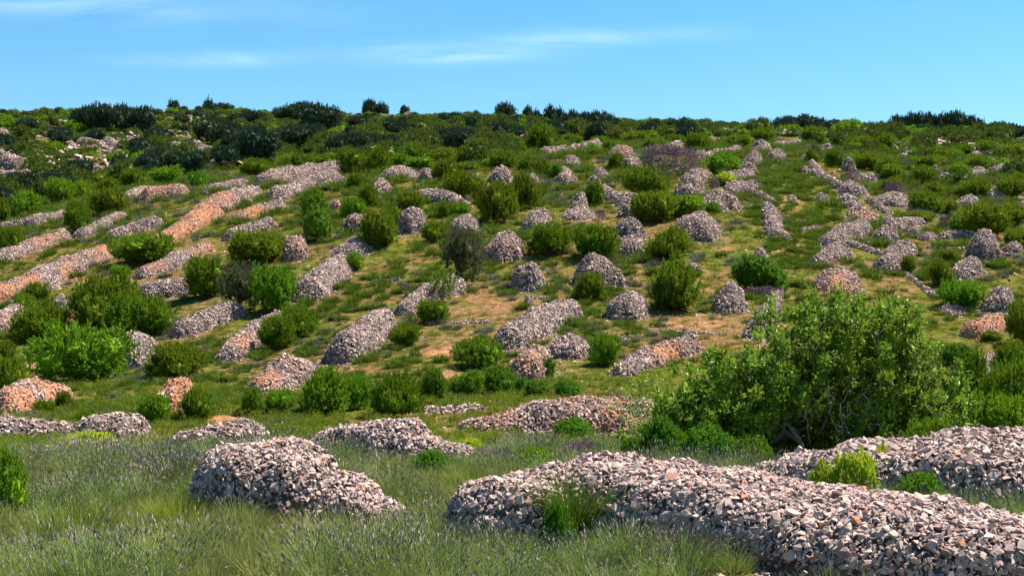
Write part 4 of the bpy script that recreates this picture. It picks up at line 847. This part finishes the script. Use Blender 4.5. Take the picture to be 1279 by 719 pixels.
# ------------------------------------------------------------------ the large fig tree
def fig():
    r = np.random.default_rng(55); D0 = 45.; g = at(1020, 577); D0 = g[1]+1.5; s = D0/F
    def W(px, py, dy): return np.array([(px-640)*s, D0+dy, CZ+(HR-py)*s])
    L = [(1060,455,105,0),(1010,430,70,.6),(1105,440,80,.3),(1150,480,70,.2),(1060,405,55,.8),(1180,500,50,.5),(960,480,75,-.3),(905,492,54,.2),(880,520,60,-.6),(925,540,50,-.8),(1110,520,70,-.6),(1170,530,55,-.3),(925,458,34,.3),(1000,500,60,1.5),(1060,500,70,2.0),(1140,410,40,.8),(1025,530,60,2.8),(1070,545,50,2.6),(975,545,50,2.4),(1130,545,50,1.8),(1000,565,40,3),(1050,565,40,3),(855,530,46,.2),(830,562,40,0),(890,565,40,-.4)]  # low rear lobes are leaf mass added to darken the hollow
    C = np.array([W(l[0]-10, l[1], l[3]) for l in L]); R_ = np.array([l[2]*s*.92 for l in L])
    T = []; 
    while len(T) < 1400:
        k = r.choice(len(L), p=R_**2/np.sum(R_**2)); d = unit(r.normal(size=3)); rad = r.uniform(.6, 1.18)
        if r.random() < .25: rad = r.uniform(.2, .6)
        p = C[k]+d*R_[k]*rad*np.array([1, .8, .8])
        if p[2] < H(p[0], p[1])+.15: continue
        q = pix(p[0], p[1], p[2])
        if 995 < q[0] < 1065 and q[1] > 518 and p[1] < D0+.6: continue        # the open dark hollow under the crown
        T.append(p)
    T = np.array(T); root = bpy.data.objects.new('fig_tree', None); COL.objects.link(root); base = np.array([(1010-640)*s, D0+.4, 0]); base[2] = H(base[0], base[1]); root.location = base
    Tl = T-base; parts = []
    roots = [np.array([0, 0, -.1]), np.array([-1.8, -.3, -.1]), np.array([1.6, .3, -.1]), np.array([-3.2, -.2, -.1]), np.array([3.2, .2, -.1])]
    for q in roots[1:]: q[2] = H(q[0]+base[0], q[1]+base[1])-base[2]-.1
    near = np.argmin(np.stack([np.abs(Tl[:, 0]-q[0]*1.25) for q in roots], 1), 1)
    for j, q in enumerate(roots):
        t = Tl[near == j]
        if len(t): parts.append(skeleton(t, q, r, rtip=.012, gain=.42, sides=5, wob=.07, bend=.5))
    # dangling pale twigs at the hollow
    for _ in range(26):
        a = W(r.uniform(985, 1080), r.uniform(470, 520), r.uniform(-1.4, -.4))-base; pts = [a]
        for k in range(4): pts.append(pts[-1]+np.array([r.normal()*.14, r.normal()*.08, -.17+r.normal()*.1]))
        pts = np.array(pts); parts.append(tubes(pts[:-1], pts[1:], np.linspace(.016, .009, 4), np.linspace(.014, .007, 4), 5))
    v, f = cat_parts(parts); link('branches', mesh_np('branches', v, f, [M['bark']], smooth=True), root)
    n = len(T)*40; k = np.repeat(np.arange(len(T)), 40); up = unit(np.stack([Tl[:, 0]*.12, Tl[:, 1]*.25-.1, np.full(len(T), 1.)], -1)+r.normal(size=(len(T), 3))*.35)
    t = r.random(n); B = Tl[k]+up[k]*(t*.36-.1)[:, None]+r.normal(size=(n, 3))*.08; Dn = up[k]*.6+unit(r.normal(size=(n, 3)))*.9+[0, 0, .1]
    v, f = leaves(B, Dn, r.uniform(.14, .25, n), r.uniform(.06, .11, n), r, .35); link('crown', mesh_np('crown', v, f, [M['fig']]), root)
    tag(root, 'large spreading fig tree with pale branches and a dark hollow beneath, right of centre', 'tree')
    # straggling left wing: a separate sapling
    rt = bpy.data.objects.new('fig_sapling', None); COL.objects.link(rt); gb = at(812, 566); rt.location = gb; s2 = gb[1]/F
    T = np.array([[(r.normal()*26)*s2, r.normal()*.7, 0] for _ in range(120)]); T[:, 2] = r.uniform(.3, 2.9, 120)*(1-np.abs(T[:, 0])*.25); T[:, 0] *= .6+.25*T[:, 2]
    v, f = skeleton(T, (0, 0, -.1), r, rtip=.008, gain=.4, sides=5); link('branches', mesh_np('branches', v, f, [M['bark']], smooth=True), rt)
    n = 120*22; k = np.repeat(np.arange(120), 22); B = T[k]+r.normal(size=(n, 3))*.13; v, f = leaves(B, unit(r.normal(size=(n, 3)))+[0, 0, .4], r.uniform(.10, .18, n), r.uniform(.03, .055, n), r, .3); link('crown', mesh_np('crown', v, f, [M['fig']]), rt)
    tag(rt, 'thin airy sapling with narrow leaves at the left end of the large fig tree', 'tree')
fig()
auto_labels(AUTO)
